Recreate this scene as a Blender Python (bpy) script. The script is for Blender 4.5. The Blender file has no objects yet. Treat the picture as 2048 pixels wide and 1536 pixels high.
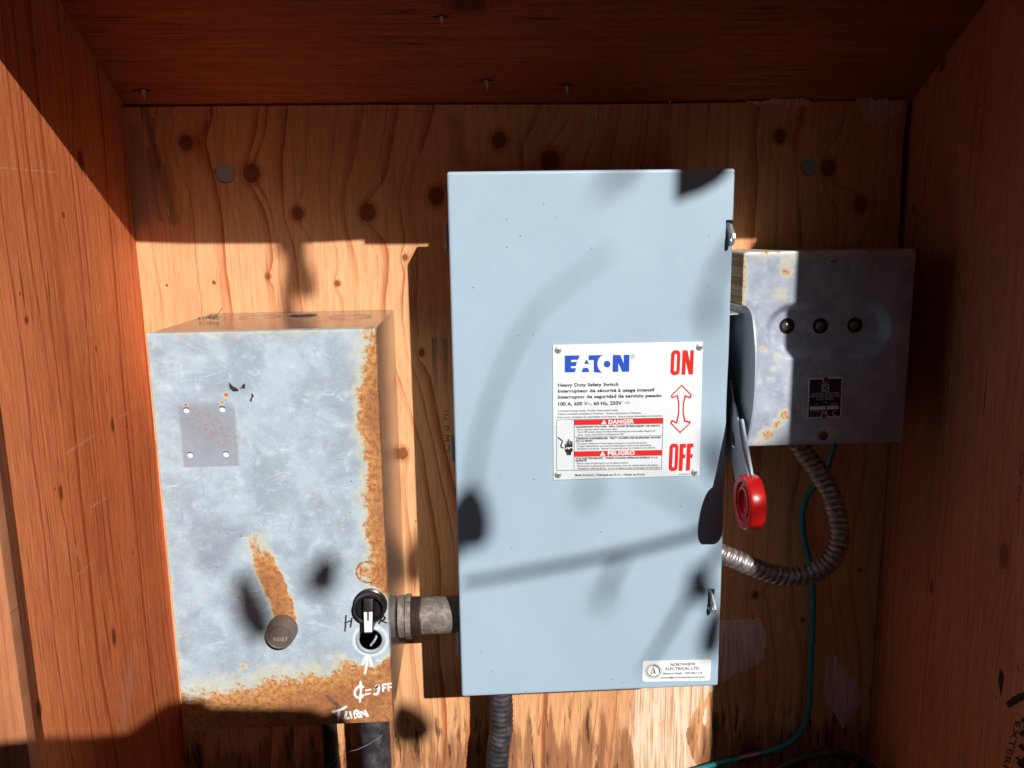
import bpy, bmesh, math, random
from mathutils import Vector, Matrix
from mathutils.geometry import tessellate_polygon
random.seed(7)
R_ = math.radians

# ------------------------------------------------------------------ camera
FPX = 1642.1
CAM = Vector((-0.0025, -0.9644, -0.0072))
AR = Vector((0.9984, -0.0536, -0.0151)).normalized()
AF = Vector((0.0500, 0.9821, -0.1815)).normalized()
AU = AR.cross(AF).normalized(); AF = AU.cross(AR).normalized()
sc = bpy.context.scene
cd = bpy.data.cameras.new('camera'); cam = bpy.data.objects.new('camera', cd)
sc.collection.objects.link(cam); sc.camera = cam
cd.sensor_width = 36.0; cd.lens = FPX / 2048 * 36.0; cd.clip_start = 0.01; cd.clip_end = 500
cam.matrix_world = Matrix(((AR.x, AU.x, -AF.x, CAM.x), (AR.y, AU.y, -AF.y, CAM.y), (AR.z, AU.z, -AF.z, CAM.z), (0, 0, 0, 1)))

# ------------------------------------------------------------------ sun, sky, exposure
SA, SB = 0.3475, 0.6131                       # sunlight moves -SA in x and -SB in z for each metre in +y
sun_dir = Vector((-SA, 1, -SB)).normalized()
w = bpy.data.worlds.new('World'); sc.world = w; w.use_nodes = True
wn = w.node_tree; bg = wn.nodes['Background']
sky = wn.nodes.new('ShaderNodeTexSky'); sky.sky_type = 'NISHITA'; sky.sun_disc = False
sky.sun_elevation = math.asin(-sun_dir.z); sky.sun_rotation = math.atan2(SA, -1.0)
wn.links.new(sky.outputs[0], bg.inputs[0]); bg.inputs[1].default_value = 0.05
sl = bpy.data.lights.new('sun', 'SUN'); sl.energy = 5.0; sl.angle = R_(0.53); sl.color = (1.0, 0.97, 0.93)
so = bpy.data.objects.new('sun', sl); sc.collection.objects.link(so)
so.rotation_euler = sun_dir.to_track_quat('-Z', 'Y').to_euler(); so.location = (1.5, -4, 3)
vs = sc.view_settings; vs.view_transform = 'Standard'; vs.look = 'None'; vs.exposure = 0.0; vs.gamma = 1.0
vs.use_curve_mapping = False
sc.cycles.max_bounces = 5; sc.cycles.diffuse_bounces = 4; sc.cycles.glossy_bounces = 3; sc.cycles.transmission_bounces = 0
sc.cycles.use_adaptive_sampling = True; sc.cycles.adaptive_threshold = .02; sc.cycles.adaptive_min_samples = 16

# ------------------------------------------------------------------ helpers: measuring
def ray(u, v): return AR * ((u - 1024) / FPX) - AU * ((v - 768) / FPX) + AF
def at(u, v, Y):
    d = ray(u, v); return CAM + d * ((Y - CAM.y) / d.y)
def atx(u, v, X):
    d = ray(u, v); return CAM + d * ((X - CAM.x) / d.x)
def atn(u, v, P, n):
    d = ray(u, v); return CAM + d * ((P - CAM).dot(n) / d.dot(n))

# ------------------------------------------------------------------ helpers: objects
ORG = {}
def origin(o): return ORG.get(o.name, Vector((0, 0, 0)))
def thing(name, label, cat, loc, group=None):
    o = bpy.data.objects.new(name, None); sc.collection.objects.link(o)
    o.empty_display_size = .02; o.location = loc; ORG[o.name] = Vector(loc)
    o['label'] = label; o['category'] = cat
    if group: o['group'] = group
    return o
def mk(name, geo, mat, parent=None, loc=None, smooth=False, label=None, cat=None, kind=None, group=None, bevel=0, autosm=None):
    V, F = geo
    org = origin(parent) if parent else Vector(loc or (0, 0, 0))
    me = bpy.data.meshes.new(name)
    me.from_pydata([tuple(Vector(p) - org) for p in V], [], [tuple(f) for f in F])
    bm = bmesh.new(); bm.from_mesh(me)
    bmesh.ops.recalc_face_normals(bm, faces=bm.faces)
    if bevel: bmesh.ops.bevel(bm, geom=list(bm.edges), offset=bevel, segments=3, profile=.6, affect='EDGES', clamp_overlap=True)
    bm.to_mesh(me); bm.free()
    return link(name, me, mat, parent, org, smooth or bool(bevel), label, cat, kind, group, autosm)
def link(name, me, mat, parent, org, smooth=False, label=None, cat=None, kind=None, group=None, autosm=None):
    me.materials.clear(); me.materials.append(mat)
    o = bpy.data.objects.new(name, me); sc.collection.objects.link(o)
    ORG[o.name] = Vector(org)
    if parent: o.parent = parent
    else: o.location = org
    if smooth:
        me.polygons.foreach_set('use_smooth', [True] * len(me.polygons))
        if autosm is not False:
            try: me.set_sharp_from_angle(angle=R_(autosm or 40))
            except Exception: pass
    if label: o['label'] = label
    if cat: o['category'] = cat
    if kind: o['kind'] = kind
    if group: o['group'] = group
    return o
def cut(o, cutters):
    """real holes: subtract closed meshes from a mesh object"""
    tmp = []; org = origin(o)
    for i, (V, F) in enumerate(cutters):
        me = bpy.data.meshes.new('c'); me.from_pydata([tuple(Vector(p) - org) for p in V], [], [tuple(f) for f in F])
        bm = bmesh.new(); bm.from_mesh(me); bmesh.ops.recalc_face_normals(bm, faces=bm.faces); bm.to_mesh(me); bm.free()
        c = bpy.data.objects.new('c', me); sc.collection.objects.link(c); tmp.append(c)
        if o.parent: c.parent = o.parent
        else: c.location = org
        md = o.modifiers.new('b%d' % i, 'BOOLEAN'); md.operation = 'DIFFERENCE'; md.object = c; md.solver = 'EXACT'
    bpy.context.view_layer.update()
    dg = bpy.context.evaluated_depsgraph_get()
    nm = bpy.data.meshes.new_from_object(o.evaluated_get(dg))
    o.modifiers.clear(); old = o.data; mat = old.materials[0]; o.data = nm
    nm.materials.clear(); nm.materials.append(mat); nm.name = o.name
    nm.polygons.foreach_set('use_smooth', [False] * len(nm.polygons))
    for c in tmp:
        m = c.data; bpy.data.objects.remove(c); bpy.data.meshes.remove(m)
    bpy.data.meshes.remove(old)
    return o

# ------------------------------------------------------------------ helpers: shapes (lists of verts and faces)
def join(*gs):
    V = []; F = []
    for v, f in gs:
        n = len(V); V += list(v); F += [tuple(i + n for i in q) for q in f]
    return V, F
def box(x0, x1, y0, y1, z0, z1):
    V = [(x, y, z) for x in (x0, x1) for y in (y0, y1) for z in (z0, z1)]
    return V, [(0, 1, 3, 2), (4, 6, 7, 5), (0, 4, 5, 1), (2, 3, 7, 6), (0, 2, 6, 4), (1, 5, 7, 3)]
def slab(outer, holes, fmap, d0, d1):
    """flat shape with holes; fmap(a, b, d) -> 3D; solid between depth d0 and d1"""
    loops = [outer] + list(holes); pts = [p for l in loops for p in l]; n = len(pts)
    tris = tessellate_polygon([[Vector((a, b, 0)) for a, b in l] for l in loops])
    V = [fmap(a, b, d0) for a, b in pts] + [fmap(a, b, d1) for a, b in pts]
    F = [tuple(t) for t in tris] + [tuple(i + n for i in reversed(t)) for t in tris]
    s = 0
    for l in loops:
        k = len(l)
        for i in range(k):
            a, b = s + i, s + (i + 1) % k; F.append((a, b, b + n, a + n))
        s += k
    return V, F
XZ = lambda a, b, d: (a, d, b)
YZ = lambda a, b, d: (d, a, b)
def sheet(poly, fmap, d):
    pts = list(poly); t = tessellate_polygon([[Vector((a, b, 0)) for a, b in pts]])
    return [fmap(a, b, d) for a, b in pts], [tuple(q) for q in t]
def circ(cx, cz, r, n=32, ph=0): return [(cx + r * math.cos(ph + 2 * math.pi * i / n), cz + r * math.sin(ph + 2 * math.pi * i / n)) for i in range(n)]
def smooth_path(P, n=8):
    P = [Vector(p) for p in P]; Q = [P[0] * 2 - P[1]] + P + [P[-1] * 2 - P[-2]]; out = []
    for i in range(1, len(Q) - 2):
        a, b, c, d = Q[i - 1:i + 3]
        for k in range(n):
            t = k / n
            out.append(.5 * ((2 * b) + (c - a) * t + (2 * a - 5 * b + 4 * c - d) * t * t + (3 * b - a - 3 * c + d) * t ** 3))
    out.append(P[-1]); return out
def resample(P, step):
    out = [P[0]]; acc = 0
    for a, b in zip(P, P[1:]):
        L = (b - a).length; s = step - acc
        while s <= L and L > 0:
            out.append(a + (b - a) * (s / L)); s += step
        acc = (acc + L) % step
    return out
def tube(P, r, seg=12, cap=True):
    """r: radius or function (i, distance, angle) -> radius"""
    P = [Vector(p) for p in P]; n = len(P); V = []; F = []
    t0 = (P[1] - P[0]).normalized(); up = Vector((0, 1, 0)) if abs(t0.y) < .8 else Vector((1, 0, 0))
    nrm = (up - t0 * up.dot(t0)).normalized(); s = 0
    for i in range(n):
        t = (P[min(i + 1, n - 1)] - P[max(i - 1, 0)]).normalized()
        nrm = (nrm - t * nrm.dot(t)).normalized(); bi = t.cross(nrm)
        if i: s += (P[i] - P[i - 1]).length
        for k in range(seg):
            a = 2 * math.pi * k / seg; rr = r(i, s, a) if callable(r) else r
            V.append(P[i] + nrm * (rr * math.cos(a)) + bi * (rr * math.sin(a)))
    for i in range(n - 1):
        for k in range(seg):
            a = i * seg + k; b = i * seg + (k + 1) % seg; F.append((a, b, b + seg, a + seg))
    if cap: F += [tuple(range(seg))[::-1], tuple(range((n - 1) * seg, n * seg))]
    return V, F
def lathe(prof, c, axis, seg=40, closed=False):
    """prof: list of (radius, height along axis)"""
    c = Vector(c); ax = Vector(axis).normalized(); up = Vector((0, 0, 1)) if abs(ax.z) < .9 else Vector((1, 0, 0))
    a = (up - ax * up.dot(ax)).normalized(); b = ax.cross(a); V = []; F = []
    for r, h in prof:
        for k in range(seg):
            t = 2 * math.pi * k / seg; V.append(c + ax * h + (a * math.cos(t) + b * math.sin(t)) * r)
    n = len(prof)
    for i in range(n if closed else n - 1):
        for k in range(seg):
            p = i * seg + k; q = i * seg + (k + 1) % seg; j = (i + 1) % n
            F.append((p, q, j * seg + (k + 1) % seg, j * seg + k))
    if not closed: F += [tuple(range(seg)), tuple(range((n - 1) * seg, n * seg))]
    return V, F
def text(body, u0, v0, u1, v1, cap, Y, bold=0.0, X=None):
    """flat lettering: baseline from pixel (u0,v0) to (u1,v1), capital height cap pixels, on the plane y=Y (or x=X)"""
    cu = bpy.data.curves.new('t', 'FONT'); cu.body = body; cu.size = 1; cu.offset = bold; cu.resolution_u = 3; cu.space_character = 1 + bold * 1.6
    o = bpy.data.objects.new('t', cu); sc.collection.objects.link(o)
    dg = bpy.context.evaluated_depsgraph_get(); me = bpy.data.meshes.new_from_object(o.evaluated_get(dg))
    xs = [q.co.x for q in me.vertices]; x0, x1 = min(xs), max(xs)
    f = (lambda u, v: at(u, v, Y)) if X is None else (lambda u, v: atx(u, v, X))
    A = f(u0, v0); B = f(u1, v1); d = Vector((u1 - u0, v1 - v0)).normalized()
    C = f(u0 + d.y * cap, v0 - d.x * cap); H = (C - A)
    V = [A + (B - A) * ((q.co.x - x0) / (x1 - x0)) + H * (q.co.y / 0.70) for q in me.vertices]
    F = [tuple(p.vertices) for p in me.polygons]
    bpy.data.objects.remove(o); bpy.data.curves.remove(cu); bpy.data.meshes.remove(me)
    return V, F
def pxpoly(P, Y): return [(q.x, q.z) for q in (at(u, v, Y) for u, v in P)]
def stroke(P, wpx, Y, X=None):
    """hand-drawn mark: a ribbon along pixels P"""
    Q = smooth_path([Vector((u, v, 0)) for u, v in P], 5) if len(P) > 2 else [Vector((u, v, 0)) for u, v in P]
    L = []; Rr = []; n = len(Q)
    for i, p in enumerate(Q):
        t = (Q[min(i + 1, n - 1)] - Q[max(i - 1, 0)]).normalized(); nn = Vector((-t.y, t.x, 0))
        ww = wpx / 2 * (1 + .22 * math.sin(i * 2.1 + P[0][0])) * (.75 if i in (0, n - 1) else 1)
        ext = t * (-wpx * .3 if i == 0 else wpx * .3 if i == n - 1 else 0)
        L.append(p + ext + nn * ww); Rr.append(p + ext - nn * ww)
    f = (lambda q: at(q.x, q.y, Y)) if X is None else (lambda q: atx(q.x, q.y, X))
    V = [f(q) for q in L] + [f(q) for q in Rr]
    return V, [(i, i + 1, n + i + 1, n + i) for i in range(n - 1)]

# ------------------------------------------------------------------ helpers: node materials
class S:
    def __init__(s, m, k): s.m = m; s.k = k
    def __add__(a, b): return a.m.math('ADD', a, b)
    __radd__ = __add__
    def __sub__(a, b): return a.m.math('SUBTRACT', a, b)
    def __rsub__(a, b): return a.m.math('SUBTRACT', b, a)
    def __mul__(a, b): return a.m.math('MULTIPLY', a, b)
    __rmul__ = __mul__
    def __truediv__(a, b): return a.m.math('DIVIDE', a, b)
class Mt:
    def __init__(s, name):
        s.mat = bpy.data.materials.new(name); s.mat.use_nodes = True; s.nt = s.mat.node_tree; s.b = s.nt.nodes['Principled BSDF']
        tc = s.nt.nodes.new('ShaderNodeTexCoord'); s.P = S(s, tc.outputs['Object'])
        sp = s.nt.nodes.new('ShaderNodeSeparateXYZ'); s.nt.links.new(tc.outputs['Object'], sp.inputs[0])
        s.x, s.y, s.z = (S(s, sp.outputs[i]) for i in range(3))
    def set(s, inp, v):
        if isinstance(v, S): s.nt.links.new(v.k, inp)
        elif isinstance(v, (tuple, list)): inp.default_value = (*v, 1.0) if len(v) == 3 and inp.type == 'RGBA' else v
        else: inp.default_value = v
    def math(s, op, a, b=0.0, c=None):
        n = s.nt.nodes.new('ShaderNodeMath'); n.operation = op; s.set(n.inputs[0], a); s.set(n.inputs[1], b)
        if c is not None: s.set(n.inputs[2], c)
        return S(s, n.outputs[0])
    def mx(s, *a):
        r = a[0]
        for q in a[1:]: r = s.math('MAXIMUM', r, q)
        return r
    def mn(s, a, b): return s.math('MINIMUM', a, b)
    def vec(s, x, y, z=0.0):
        n = s.nt.nodes.new('ShaderNodeCombineXYZ')
        for i, q in enumerate((x, y, z)): s.set(n.inputs[i], q)
        return S(s, n.outputs[0])
    def noise(s, vec, scale=1.0, det=3, rough=.55, dist=0.0):
        n = s.nt.nodes.new('ShaderNodeTexNoise'); s.set(n.inputs['Vector'], vec); n.inputs['Scale'].default_value = scale
        n.inputs['Detail'].default_value = det; n.inputs['Roughness'].default_value = rough; n.inputs['Distortion'].default_value = dist
        return S(s, n.outputs['Fac'])
    def vor(s, vec, scale, out='Distance'):
        n = s.nt.nodes.new('ShaderNodeTexVoronoi'); s.set(n.inputs['Vector'], vec); n.inputs['Scale'].default_value = scale
        if out == 'both':
            sp = s.nt.nodes.new('ShaderNodeSeparateColor'); s.nt.links.new(n.outputs['Color'], sp.inputs[0])
            return S(s, n.outputs['Distance']), S(s, sp.outputs[0]), S(s, sp.outputs[1])
        return S(s, n.outputs[out])
    def ss(s, v, a, b, lo=0.0, hi=1.0):
        n = s.nt.nodes.new('ShaderNodeMapRange'); n.interpolation_type = 'SMOOTHSTEP'; s.set(n.inputs['Value'], v)
        if a > b: a, b, lo, hi = b, a, hi, lo
        n.inputs['From Min'].default_value = a; n.inputs['From Max'].default_value = b; n.inputs['To Min'].default_value = lo; n.inputs['To Max'].default_value = hi
        return S(s, n.outputs['Result'])
    def mix(s, f, a, b, bt='MIX'):
        n = s.nt.nodes.new('ShaderNodeMix'); n.data_type = 'RGBA'; n.blend_type = bt
        s.set(n.inputs[0], f); s.set(n.inputs[6], a); s.set(n.inputs[7], b); return S(s, n.outputs[2])
    def seg(s, a, b, p, q, r):
        """0..1 mask falling off from the segment p-q in the (a,b) plane"""
        L = math.hypot(q[0] - p[0], q[1] - p[1]); ux, uy = (q[0] - p[0]) / L, (q[1] - p[1]) / L
        t = s.mn(s.mx((a - p[0]) * ux + (b - p[1]) * uy, 0.0), L)
        dx = a - p[0] - t * ux; dy = b - p[1] - t * uy
        return s.math('SQRT', dx * dx + dy * dy) / r
    def out(s, col, rough=.5, metal=0.0, spec=.5, bump=None, bstr=.3, bdist=.001, coat=0.0, sheen=0):
        s.set(s.b.inputs['Base Color'], col); s.set(s.b.inputs['Roughness'], rough); s.set(s.b.inputs['Metallic'], metal)
        s.set(s.b.inputs['Specular IOR Level'], spec)
        if coat: s.b.inputs['Coat Weight'].default_value = coat; s.b.inputs['Coat Roughness'].default_value = .15
        if bump is not None:
            n = s.nt.nodes.new('ShaderNodeBump'); n.inputs['Strength'].default_value = bstr; n.inputs['Distance'].default_value = bdist
            s.set(n.inputs['Height'], bump); s.nt.links.new(n.outputs[0], s.b.inputs['Normal'])
        return s.mat
def plain(name, col, rough=.5, metal=0.0, spec=.5, var=.12, scale=60, bump=.0):
    m = Mt(name); n = m.noise(m.P, scale, 4); c = m.mix(n, tuple(q * (1 - var) for q in col), tuple(min(1, q * (1 + var)) for q in col))
    return m.out(c, rough=m.ss(n, .2, .8, max(0, rough - .06), min(1, rough + .08)), metal=metal, spec=spec, bump=n if bump else None, bstr=bump, bdist=.0006)

def s_white(m, v):
    n = m.nt.nodes.new('ShaderNodeTexWhiteNoise'); n.noise_dimensions = '1D'; m.set(n.inputs['W'], v); return S(m, n.outputs['Value'])
def plywood(name, uv, early, late, knots=(), spacing=.014, amp=.06, ns=(3.5, 2.0), seed=0.0, fib=1.0, wig=.008, extra=None, ckt=.70, rough=.6, crack=.6, dirt=.35, contrast=1.0, spec=.3, fine=.5):
    """rotary-cut veneer: growth lines are level lines of a slowly varying height, bent round the knots"""
    m = Mt(name); u, v = uv(m)
    h = u * 1.0 + (m.noise(m.vec(u * ns[0] + seed, v * ns[1], seed), 1, 2, .4) - .5) * amp
    h = h + (m.noise(m.vec(u * 13 + seed, v * 4.5, seed), 1, 3, .5) - .5) * wig
    h = h + (m.noise(m.vec(u * 330, v * 36, seed), 1, 2) - .5) * .0016
    kn = (m.noise(m.vec(u * 150, v * 110, seed), 1, 4, .65) - .5) * .55
    ks = []
    for (a, b, r, *e) in knots:
        sg = e[0] if e else 1
        el = e[1] if len(e) > 1 else 1.15
        dx = (u - a) / r; dz = (v - b) / (r * el); d2 = dx * dx + dz * dz
        h = h + m.math('EXPONENT', d2 * -.11) * (r * 2.2 * sg); ks.append(d2 * 1.35)
    h = h + (m.noise(m.vec(h * 22, seed, 0), 1, 2) - .5) * .060
    hn = h * (1 / spacing); fr = m.math('FRACT', hn); ln = m.math('FLOOR', hn)
    wn1 = s_white(m, ln + seed); wn2 = s_white(m, ln * 1.7 + 40.0 + seed)
    edge = .15 + wn1 * .75
    lt = m.math('MAXIMUM', (fr - edge) / (1.001 - edge), 0.0); lt = m.math('POWER', lt, 1.3) * m.ss(fr, 1.0, .965)
    lt = lt * m.math('POWER', wn2, 1.4) * 1.5
    lvar = m.noise(m.vec(u * 40, v * 5, seed + 3), 1, 3)
    lt = lt * m.ss(lvar, .30, .62, .25, 1.0) * contrast
    f2 = m.math('FRACT', h * (3.7 / spacing) + wn1); lt = m.mn(lt + m.ss(f2, .5, .95) * m.ss(lvar, .62, .35) * .28 * fine, 1.0)
    fibre = m.noise(m.vec(u * 900, v * 30, seed), 1, 3, .7)
    fibre2 = m.noise(m.vec(u * 240, v * 8, seed + 5), 1, 4, .65)
    big = m.noise(m.vec(u * 7, v * 3.0, seed + 9), 1, 5, .65)
    c = m.mix(lt, early, late)
    c = m.mix(m.ss(big, .38, .72) * .62 * dirt, c, tuple(q * k for q, k in zip(late, (.62, .55, .55))))
    c = m.mix(m.ss(big, .45, .25) * .5 * dirt, c, tuple(min(1, q * 1.12) for q in early))
    c = m.mix(m.ss(fibre, .38, .72) * .34 * fib, c, tuple(q * .62 for q in late))
    c = m.mix(m.ss(fibre2, .50, .72) * .36 * fib, c, tuple(min(1, q * 1.18) for q in early))
    c = m.mix(m.ss(fibre2, .46, .28) * .30 * fib, c, tuple(q * .75 for q in late))
    ck = m.ss(m.noise(m.vec(u * 420, v * 9, seed + 11), 1, 2, .5), ckt, ckt + .07) * m.ss(m.noise(m.vec(u * 9, v * 6, seed + 2), 1, 2), .46, .6) * crack
    c = m.mix(ck, c, (.02, .008, .004))
    pd, p1, p2 = m.vor(m.vec(u, v * .7, seed), 55, 'both')
    c = m.mix(m.ss(pd, .085, .05) * m.ss(p1, .86, .88) * .8, c, (.03, .012, .006))
    if ks:
        dm = ks[0]
        for q in ks[1:]: dm = m.mn(dm, q)
        d = m.math('SQRT', dm) + kn
        halo = m.ss(d, 2.0, 1.15) * .35; c = m.mix(halo, c, tuple(q * k for q, k in zip(late, (1.05, 1.0, .9))))
        rg = m.math('SINE', d * 10.0 + kn * 8.0)
        kc = m.mix(m.ss(rg, -.6, .8) * .6, tuple(q * .42 for q in late), tuple(q * .60 for q in late))
        kc = m.mix(m.ss(m.noise(m.vec(u * 700, v * 700), 1, 2), .6, .7) * .7, kc, (.02, .007, .004))
        c = m.mix(m.ss(d, 1.06, .94) * .92, c, kc)
        c = m.mix(m.ss(d, .95, 1.05) * m.ss(d, 1.17, 1.07) * .5, c, tuple(q * .22 for q in late))
        c = m.mix(m.ss(d, 1.28, 1.36) * m.ss(d, 1.50, 1.42) * .35, c, tuple(q * .45 for q in late))
    hgt = fibre * fib + fibre2 * .9
    if extra: c, hgt = extra(m, u, v, c, hgt, fibre)
    return m.out(c, rough=rough, spec=spec, bump=hgt, bstr=.6, bdist=.0007)

# ------------------------------------------------------------------ measures of the place (metres)
XL, XR, ZT = -0.3769, 0.5161, 0.1387          # inside of the enclosure: left, right, top of back panel
RS = 0.585                                    # roof slope
LX0, LX1, LZ0, LZ1, LD = -.2985, -.0900, -.4946, -.0932, .2000
BX0, BX1, BZ0, BZ1, BD = -.0205, .2600, -.4995, .0510, .1521
RX0, RX1, RZ0, RZ1, RD = .2835, .4686, -.2397, -.0305, .1152
EP = .0003

# ================================================================== MATERIALS
EO = Vector((0, 0, -.80))
def wk(P, Y=0): return [(at(u, v, Y).x, at(u, v, Y).z, r, *e) for u, v, r, *e in P]
def lk(P, X): return [(atx(u, v, X).y, atx(u, v, X).z, r, *e) for u, v, r, *e in P]
def back_extra(m, u, v, c, h, fibre):
    wp = lambda a, b: (at(a, b, 0).x, at(a, b, 0).z)
    jit = (m.noise(m.vec(u * 130, v * 14), 1, 4, .65) - .5) * 2.6
    for a, b, r, k in (((290, 215), (318, 330), .006, .55), ((318, 330), (348, 440), .007, .45), ((296, 300), (320, 440), .004, .5), ((905, 240), (925, 320), .011, .3),
                       ((268, 260), (275, 430), .012, .25), ((1816, 220), (1800, 480), .003, .5)):
        d = m.seg(u, v, wp(*a), wp(*b), r) + jit
        c = m.mix(m.ss(d, 1.3, .1) * k, c, (.06, .022, .012))
    # grey weathered patch, left top
    d = m.seg(u, v, wp(275, 330), wp(290, 420), .02) + jit
    c = m.mix(m.ss(d, 1.4, .3) * .5, c, (.46, .33, .26))
    # damp stains climbing from the bottom
    fl = m.noise(m.vec(u * 62, v * 6), 1, 4, .65); bot = m.ss(v, -.575, -.69)
    st = m.ss(bot + (fl - .5) * 2.6, .55, 1.0)
    c = m.mix(st * .7, c, (.20, .065, .028))
    st2 = m.ss(m.noise(m.vec(u * 110, v * 13, 4), 1, 4, .65), .53, .64) * m.ss(v, -.57, -.64)
    c = m.mix(st2 * .85, c, (.05, .02, .012))
    # faint stamped bars behind the switch
    for a0, a1, b0, b1 in ((863, 877, 676, 800), (884, 899, 676, 800)):
        p, q = at(a0, b0, 0), at(a1, b1, 0)
        bm_ = m.ss(u, p.x - .0004, p.x + .0004) * m.ss(u, q.x + .0004, q.x - .0004) * m.ss(v, p.z + .0005, p.z - .0005) * m.ss(v, q.z - .01, q.z + .055)
        c = m.mix(bm_ * .45, c, (.10, .05, .035))
    return c, h
W_BACK = plywood('plywood_back', lambda m: (m.x, m.z + EO.z), (.82, .435, .205), (.46, .125, .037),
    wk([(372, 285, .0085), (503, 347, .0105, 1, 1.1), (595, 427, .0075), (735, 425, .0100), (873, 392, .0105), (998, 280, .0095), (1560, 272, .0080), (1657, 335, .0095), (1722, 408, .0085, -1),
        (428, 565, .0022), (536, 553, .0034), (675, 567, .0036), (810, 515, .0034), (843, 705, .0038, 1, 1.4), (806, 907, .0066, -1, 1.3), (1510, 1190, .0048), (1605, 1240, .0030), (1720, 1140, .0028), (1100, 322, .012)]),
    spacing=.0150, amp=.15, ns=(3.2, 1.9), seed=2.7, contrast=1.25, extra=back_extra, dirt=.30, rough=.62)
def left_extra(m, u, v, c, h, fibre):
    L = lambda a, b: (atx(a, b, XL).y, atx(a, b, XL).z)
    sc_ = m.noise(m.vec(u * 700, v * 130), 1, 3)
    for a, b, r in (((135, 905), (190, 870), .0022), ((240, 835), (255, 825), .0022), ((150, 1090), (155, 1110), .0035), ((128, 1060), (135, 1120), .0028), ((200, 610), (198, 625), .003), ((258, 605), (260, 620), .0025),
                    ((215, 790), (220, 830), .0025), ((155, 1150), (185, 1125), .003), ((215, 995), (180, 1015), .002), ((0, 335), (115, 345), .0012), ((175, 640), (172, 740), .0016)):
        d = m.seg(u, v, L(*a), L(*b), r * 1.3) + (sc_ - .42) * 4.5
        c = m.mix(m.ss(d, .8, .2) * .55, c, (.85, .50, .34))
    d = m.seg(u, v, L(262, 1330), L(250, 1440), .020) + (m.noise(m.vec(u * 420, v * 34), 1, 4, .7) - .5) * 4.5
    c = m.mix(m.ss(d, 1.0, .0) * .38, c, (.66, .36, .24))
    return c, h
W_LEFT = plywood('plywood_left', lambda m: (m.y, m.z + EO.z), (.88, .262, .095), (.50, .095, .026),
    lk([(162, 322, .0055, 1, 2.0), (127, 430, .0026), (225, 850, .0040, 1, 1.8), (228, 1275, .0040, -1, 2.6), (122, 985, .0032, 1, 2.2), (78, 1418, .0040, 1, 2.0), (192, 697, .0016, 1, 2), (53, 640, .0030)], XL),
    spacing=.0125, amp=.10, ns=(3.8, 1.7), seed=11.3, contrast=1.9, fine=1.0, fib=1.6, extra=left_extra, crack=.9, ckt=.66, dirt=.5)
W_RIGHT = plywood('plywood_right', lambda m: (m.y, m.z + EO.z), (.76, .285, .145), (.58, .17, .075),
    lk([(1863, 1175, .0042, 1, 1.9), (2008, 1112, .0075, 1, 1.9), (1886, 125, .006, 1, 1.6), (1828, 415, .003, 1, 1.8)], XR),
    spacing=.014, amp=.10, ns=(3.0, 1.2), seed=23.1, fib=1.7, ckt=.63, crack=.9, dirt=.45, contrast=1.5)
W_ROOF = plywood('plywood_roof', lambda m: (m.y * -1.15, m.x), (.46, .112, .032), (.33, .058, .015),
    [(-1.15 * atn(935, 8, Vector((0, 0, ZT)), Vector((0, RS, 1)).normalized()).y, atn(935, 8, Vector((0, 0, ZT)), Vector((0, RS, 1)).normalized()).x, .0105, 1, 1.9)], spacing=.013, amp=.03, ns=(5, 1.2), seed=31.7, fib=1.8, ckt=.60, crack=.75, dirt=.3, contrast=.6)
W_TRIM = plywood('lumber_trim', lambda m: (m.x, m.z), (.56, .22, .10), (.36, .10, .04), spacing=.008, amp=.02, seed=5.1, crack=.9)
W_GREY = plywood('lumber_weathered', lambda m: (m.x, m.z), (.33, .27, .25), (.18, .14, .13), spacing=.006, amp=.012, seed=8.1, fib=1.6, crack=1.0)
m = Mt('bare_veneer'); f = m.noise(m.vec(m.x * 330, m.z * 9), 1, 4, .7); f2 = m.noise(m.vec(m.x * 90, m.z * 22), 1, 3)
c = m.mix(m.ss(f, .42, .62), (.86, .68, .50), (.58, .29, .14)); c = m.mix(m.ss(f2, .58, .72) * .6, c, (.60, .27, .12))
W_BARE = m.out(c, rough=.7, spec=.2, bump=f, bstr=.6, bdist=.001)
m = Mt('old_glue_veneer'); f = m.noise(m.vec(m.x * 260, m.z * 12), 1, 4, .7)
c = m.mix(m.ss(f, .38, .66), (.86, .64, .60), (.55, .30, .25)); W_GLUE = m.out(c, rough=.7, spec=.2, bump=f, bstr=.4, bdist=.0008)

# painted switch enclosure
m = Mt('grey_enamel')
d, r1, r2 = m.vor(m.vec(m.x, m.z), 85, 'both')
wg = m.noise(m.vec(m.x * 5, m.z * 4, 3), 1, 3)
spk = m.ss(d, .075, .045) * m.ss(r1 + (wg - .5) * .6, .80, .83)
d2, q1, q2 = m.vor(m.vec(m.x * 1.0, m.z * .8, 2.2), 30, 'both')
chip = m.ss(d2 + (m.noise(m.P, 900, 2) - .5) * .10, .075, .045) * m.ss(q1, .93, .95)
sm = m.noise(m.vec(m.x * 9, m.z * 6), 1, 4, .6); fine = m.noise(m.P, 1400, 2)
c = m.mix(m.ss(sm, .3, .75), (.362, .482, .590), (.390, .515, .625)); c = m.mix(m.ss(m.noise(m.P, 60, 4), .60, .75) * .22, c, (.44, .56, .64))
c = m.mix(spk * .9, c, (.05, .06, .07)); c = m.mix(chip, c, (.10, .11, .13))
ENAMEL = m.out(c, rough=m.ss(sm, .3, .8, .36, .46), spec=.45, bump=fine * .15 + m.noise(m.P, 7, 1) * 5, bstr=.16, bdist=.001)
m = Mt('grey_enamel_plain'); n_ = m.noise(m.P, 40, 4)
ENAMEL2 = m.out(m.mix(n_, (.36, .42, .48), (.41, .48, .54)), rough=.4, bump=m.noise(m.P, 1200, 2), bstr=.05)

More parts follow.
